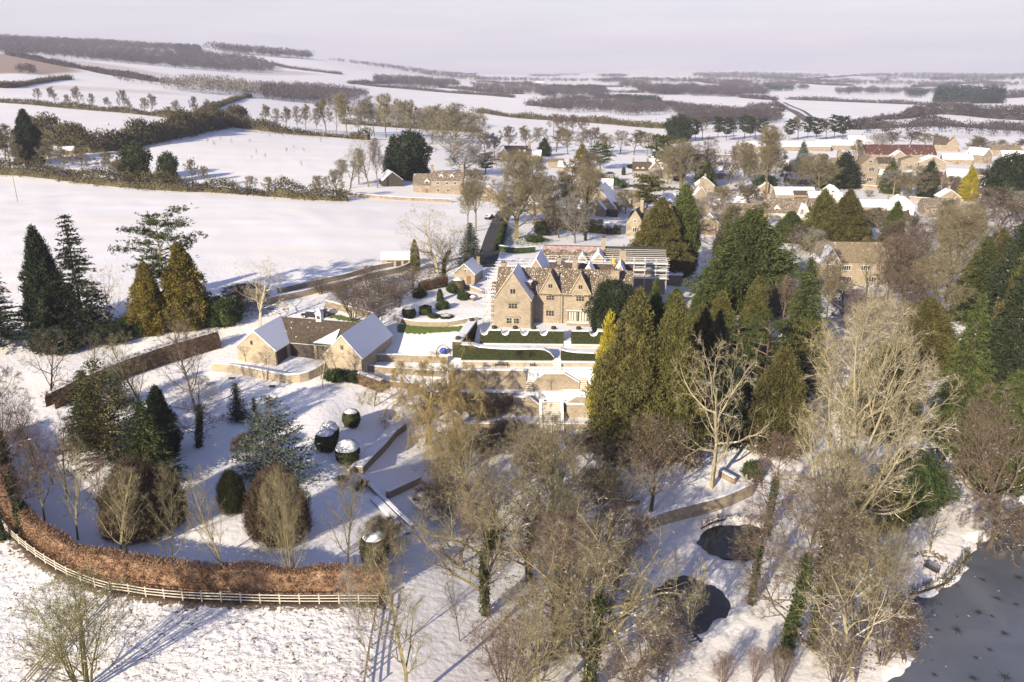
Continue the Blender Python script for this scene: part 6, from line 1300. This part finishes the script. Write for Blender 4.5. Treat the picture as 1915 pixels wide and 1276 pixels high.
wood('hill_wood','wooded brow descending the skyline toward the centre',[(594,106),(650,108),(700,112),(760,124),(800,134),(860,142),(900,146),(900,152),(820,146),(740,132),(680,124),(600,112)],420,18,'far_wood',5)
wood('copse','tall pale copse in the left middle distance',[(300,166),(330,160),(400,158),(450,162),(490,176),(490,184),(440,182),(380,176),(320,170)],170,17,'bark_grey',6,w=.3)
wood('valley_wood','brown wood behind the pale copse',[(478,166),(560,166),(640,170),(690,182),(660,194),(590,196),(500,188)],300,15,'far_wood',7)
wood('valley_wood','dark wood below the far central farms',[(700,148),(760,150),(850,156),(860,164),(800,166),(700,158)],260,17,'far_wood',8)
wood('valley_wood','broad brown valley wood stretching to the centre right',[(1000,196),(1080,186),(1150,190),(1250,200),(1330,212),(1300,220),(1240,214),(1180,219),(1120,211),(1060,212),(1010,206)],330,13,'far_wood',9)
wood('valley_wood','thin belt of trees left of the broad valley wood',[(880,160),(960,162),(1050,166),(1130,168),(1140,180),(1060,182),(960,176),(890,168)],420,13,'far_wood',10)
wood('conifer_plantation','long dark plantation on the far white plain',[(1155,186),(1200,187),(1240,192),(1236,196),(1190,193),(1150,190)],160,12,'far_conifer',11,'con')
wood('conifer_plantation','dark firs in the middle of the far valley',[(1020,166),(1080,166),(1135,170),(1130,174),(1060,172)],140,14,'far_conifer',12,'con')
wood('far_wood','hazy wood belt beyond the plain, left of the straight road',[(1180,164),(1300,166),(1420,168),(1440,180),(1340,180),(1200,176)],500,16,'far_wood',13)
wood('far_wood','hazy blue woods across the distant hills',[(1180,150),(1400,152),(1600,154),(1925,160),(1925,163),(1600,160),(1400,158),(1180,156)],420,18,'far_wood',14)
wood('far_wood','scattered dark copses on the distant right hills',[(1560,172),(1700,168),(1800,172),(1925,176),(1925,182),(1700,178),(1560,178)],260,16,'far_wood',15)
wood('far_wood','blue hazy woods climbing the distant hill right of centre',[(1300,140),(1400,138),(1500,142),(1560,146),(1480,150),(1360,150),(1290,146)],300,26,'far_wood',27)
wood('far_wood','long wood on the brow of the distant right hand hills',[(1600,142),(1720,140),(1860,143),(1925,143),(1925,146),(1780,147),(1620,146)],240,26,'far_wood',28)
wood('far_wood','distant skyline wood at the far right',[(1740,150),(1800,146),(1925,148),(1925,151),(1740,154)],160,22,'far_wood',16)
wood('valley_wood','scrub woodland before the right hand plain',[(1600,238),(1640,234),(1700,240),(1760,236),(1800,244),(1850,240),(1925,246),(1925,256),(1860,258),(1790,252),(1700,258),(1620,254)],100,11,'far_wood',17)
wood('valley_wood','riverside trees in front of the pale plain left of the barns',[(1270,222),(1340,216),(1420,216),(1470,222),(1450,232),(1340,234),(1280,234)],260,11,'far_wood',18)
wood('valley_wood','brown thicket along the far side of the lane fields',[(640,212),(700,208),(760,214),(840,222),(900,236),(860,246),(760,240),(680,232)],260,12,'bark_grey',19)
wood('clump','small round clump on the hillside by the bare field',[(30,134),(66,130),(70,140),(34,142)],26,12,'far_wood',20)
wood('clump','loose group of bushes on the high left slope',[(212,146),(250,144),(300,154),(290,160),(220,154)],44,9,'far_wood',21)
wood('clump','bushes beside the straight road crossing',[(1395,206),(1440,206),(1440,212),(1395,214)],30,12,'far_wood',22)
wood('far_wood','line of hazy trees along the foot of the distant hills',[(880,148),(1000,150),(1180,152),(1180,155),(1000,154),(880,152)],180,16,'far_wood',23)
wood('woodland_floor_thicket','tangle of undergrowth beneath the right hand conifers',[(1290,660),(1400,650),(1480,720),(1540,800),(1460,860),(1330,850),(1280,760)],60,6,'bark_brown',25,per=150)
wood('woodland_floor_thicket','brown undergrowth before the giant cypresses',[(1110,810),(1290,830),(1300,890),(1160,880),(1100,850)],40,3.5,'bark_brown',26,per=150)
for i in range(40):
    px=_fr.uniform(980,1920); py=_fr.uniform(139,180); ww=_fr.uniform(18,70); hh_=_fr.uniform(1.5,4)
    wood('distant_copse','small hazy copse on the distant plain',[(px,py),(px+ww*.5,py-hh_*.6),(px+ww,py),(px+ww*.8,py+hh_),(px+ww*.2,py+hh_)],int(ww*1.6),18,'far_wood' if i%3 else 'far_conifer',300+i,'fuzz',group='distant copses',per=30)
for (a,b_,py,lb) in [(1748,1812,190,'larger dark block of firs on the right hand plain'),(1814,1848,192,'middle dark block of firs on the right hand plain'),(1850,1874,192,'smallest dark block of firs on the right hand plain')]:
    wood('fir_block',lb,[(a,py-2),(b_,py-1),(b_,py+2),(a,py+2)],int((b_-a)*1.6),30,'far_conifer',a,'con',per=60,w=.22)
# ----- small things -----
def pole(label,px,py,pt,r=.12,arms=False,name='telegraph_pole'):
    x,y,z=G(px,py); h=topz(pt,y)-z; o=empty(name,(x,y,z),0,None,label,'pole'); b=MB(); b.bar((0,0,-.5),(0,0,h),r,r*.75,8); b.build('pole_shaft',M['bark_pale'],o)
    if arms: b=MB(); b.box(-.7,-.06,h-.4,.7,.06,h-.28); b.build('crossarm',M['wood_dark'],o)
pole('lone leaning pole out on the big snowy field',33,377,325,.13,True); pole('thin pole in the hedge beside the orchard paddock',366,332,293,.12,True)
pole('short pale post among village gardens',1136,349,330,.12); pole('white post by the chimney house',1240,372,352,.12)
def bench(label,px,py,rz,m='wood_dark',at=None,L=1.8):
    x,y,z=at or G(px,py); o=empty('garden_bench',(x,y,z),R(rz),None,label,'bench')
    b=MB(); [b.box(-L/2,-.25+k*.14,.42,L/2,-.14+k*.14,.46) for k in range(4)]; b.build('seat',M[m],o)
    b=MB(); [b.box(-L/2,.28,.55+k*.13,L/2,.32,.63+k*.13) for k in range(3)]; b.build('backrest',M[m],o)
    for x_ in (-L/2+.08,L/2-.08):
        b=MB(); b.box(x_-.03,-.25,-.1,x_+.03,-.19,.62); b.box(x_-.03,.26,-.1,x_+.03,.32,.92); b.box(x_-.03,-.25,.6,x_+.03,.3,.64); b.build('leg',M[m],o)
bench('blue grey bench on the lake promontory',1740,1070,-60,'wood_dark'); 
bench('long dark bench against the pale wall below the lower hedge',938,688,-4,at=(X(938,126.6,-2),126.75,-2.1),L=2.2); bench('short dark bench nearer the garden steps',996,690,-4,at=(X(996,126.4,-2),126.65,-2.1),L=.9)
# round blue sculpture under its hoop
x,y,z=G(829,664); o=empty('garden_sculpture',(x,y,z),0,None,'blue ball sculpture under dark metal hoops left of the yew hedge','sculpture'); b=MB()
for k in range(16):
    a,c=math.pi*k/16,math.pi*(k+1)/16
    for yy in (-.3,.3): b.bar((1.3*math.cos(a),yy,1.9*math.sin(a)),(1.3*math.cos(c),yy,1.9*math.sin(c)),.05)
b.build('hoop',M['black'],o); b=MB(); b.lathe([(0,.2),(.5,.35),(.7,.8),(.5,1.25),(0,1.4)],12); b.build('ball',M['blue'],o,True)
x,y,z=G(1033,426); o=empty('goal_frame',(x,y,z),R(-6),None,'white goal frame on the snowy lawn behind the manor','goal'); b=MB(); h=2.6
for a,c in (((-2.2,0,-.1),(-2.2,0,h)),((2.2,0,-.1),(2.2,0,h)),((-2.2,0,h),(2.2,0,h)),((-2.2,0,h),(-2.2,1.2,0)),((2.2,0,h),(2.2,1.2,0))): b.bar(a,c,.07)
b.build('goal_bar',M['white'],o)
x,y,z=G(768,592); 
def pot(label,px,py,s=.5):
    x,y,z=G(px,py); o=empty('garden_ornament',(x,y,z),0,None,label,'ornament'); b=MB(); b.lathe([(0,0),(s*.5,0),(s*.35,s*.3),(s,s*1.1),(s*.85,s*1.2),(0,s*1.15)],12); b.build('bowl',M['stone_grey'],o); b=MB(); b.lathe([(s*.84,s*1.2),(s*.5,s*1.5),(0,s*1.6)],12); b.build('snow_cap',M['snow'],o,True)
pot('stone urn on the upper lawn with snow in it',885,563,.8)
def car(label,px,py,rz,m='car_dark',snowy=True):
    x,y,z=G(px,py); o=empty('parked_car',(x,y,z),R(rz),None,label,'car'); b=MB()
    sec=[(-2.1,.35),(-2.15,.75),(-1.9,.95),(-1.2,1.0),(-.75,1.42),(.95,1.45),(1.6,1.02),(2.05,.9),(2.1,.35)]
    b.prism([(a,-.85,c) for a,c in sec],[(a,.85,c) for a,c in sec]); body=b.build('body',M[m],o)
    b=MB(); s2=[(-1.05,1.04),(-.7,1.36),(.9,1.39),(1.4,1.05)]; b.prism([(a,-.862,c) for a,c in s2],[(a,.862,c) for a,c in s2]); b.build('window',M['glass'],o)
    for a in (-1.35,1.35):
        for s in (-.8,.8):
            b=MB(); b.bar((a,s-.1,.32),(a,s+.1,.32),.33,.33,12); w=b.build('wheel',M['rubber'],o); b=MB(); b.bar((a,s-.11,.32),(a,s+.11,.32),.18,.18,10); b.build('rim',M['metal'],w)
    for a in (-2.13,2.09):
        for s in (-.6,.6): b=MB(); b.box(a-.03,s-.15,.62,a+.05,s+.15,.76); b.build('headlight' if a>0 else 'tail_light',M['white'] if a>0 else M['roof_red'],o)
    if snowy:
        b=MB(); b.box(-.75,-.72,1.455,.95,.72,1.56); b.box(-2.0,-.7,.985,-1.25,.7,1.06); b.box(1.5,-.7,1.03,2.0,.7,1.1); b.build('snow_cap',M['snow'],o)
car('dark car with its boot toward the barn turret, on the snowy drive',585,594,-20); car('second dark car just behind the barn turret',598,590,10)
car('snow covered car on the drive of the l-shaped house',1140,326,0); car('dark car parked at the far end of the shaded lane',915,410,70)
car('pale snowy car on the drive right of the tall conifers',1298,495,80,'metal')
# duck board at the lower pond
x,y,z=G(1294,1196); o=empty('pond_jetty',(x,y,z+.02),R(20),None,'little dark plank jetty with snow at the lower pond','jetty')
for i in range(4): b=MB(); b.box(-.7,-.9+i*.45,.15,.7,-.6+i*.45,.22); q=b.build('plank',M['wood_dark'],o); b=MB(); b.box(-.65,-.86+i*.45,.223,.3,-.64+i*.45,.27); b.build('snow_cap',M['snow'],q)
b=MB(); b.bar((-.6,-.8,-.3),(-.6,-.8,.15),.05); b.bar((.6,.6,-.3),(.6,.6,.15),.05); b.build('post',M['wood_dark'],o)
def well(label,px,py):
    x,y,z=G(px,py); o=empty('manhole_cover',(x,y,z+.03),0,None,label,'cover'); b=MB(); b.box(-.45,-.3,0,.45,.3,.1); b.build('lid',M['wood_dark'],o); b=MB(); b.box(-.52,-.37,-.05,.52,.37,.04); b.build('rim',M['stone_grey'],o)
well('small dark cover in the snow below the yard wall',509,723); well('dark cover in the snow near the yard wall, left',433,708)
bd=empty('raised_bed',G(893,640),R(-4),None,'brown raised bed box beside the upper yew hedge','bed'); b=MB(); b.box(-1.2,-.4,-.3,1.2,.4,.6); b.build('box_side',M['wood_brown'],bd); b=MB(); b.box(-1.1,-.3,.603,1.1,.3,.68); b.build('snow_cap',M['snow'],bd)
for px,py,s,lb in [(640,902,1.0,'small dark heath clump left of the kerb'),(676,914,1.2,'dark twiggy clump beside the channel wall'),(1058,758,1,'bare espalier at the foot of the stair wing')]:
    TR('low_shrub',px,py,None,-s,'shrub','bark_brown',lb,'shrub',tip=.9*s)
for i,(px,zb,hh,w,Y) in enumerate([(905,-5.3,2.6,2.4,124.7),(1030,-5.2,1.9,2.2,124.15),(880,-9.8,2.6,2.2,123.1),(935,-9.8,2.8,2.4,123.1),(860,-5.3,2.0,1.4,124.8)]):
    o=empty('wall_shrub',(X(px,Y,zb),Y,zb),0,None,['trained shrub spread on the tall upper retaining wall','green and bare climber under the winged parapet','bare shrub against the lower retaining wall, left','bare snowy shrub against the lower retaining wall, right','small shrub at the left end of the upper retaining wall'][i],'climber'); climber(o,0,0,0,hh,w,20+i,name='stem')
# ----- haze -----
b=MB(); b.box(-12000,-300,-60,12000,9600,330)
hz=b.build('haze',None); hm=bpy.data.materials.new('haze'); hm.use_nodes=True; nt=hm.node_tree; nt.nodes.clear(); vo=nt.nodes.new('ShaderNodeVolumePrincipled'); oo=nt.nodes.new('ShaderNodeOutputMaterial')
vo.inputs['Density'].default_value=.00011; vo.inputs['Color'].default_value=(.78,.79,.98,1); vo.inputs['Anisotropy'].default_value=0.0; nt.links.new(vo.outputs[0],oo.inputs['Volume']); hz.data.materials.append(hm); tag(hz,kind='stuff')
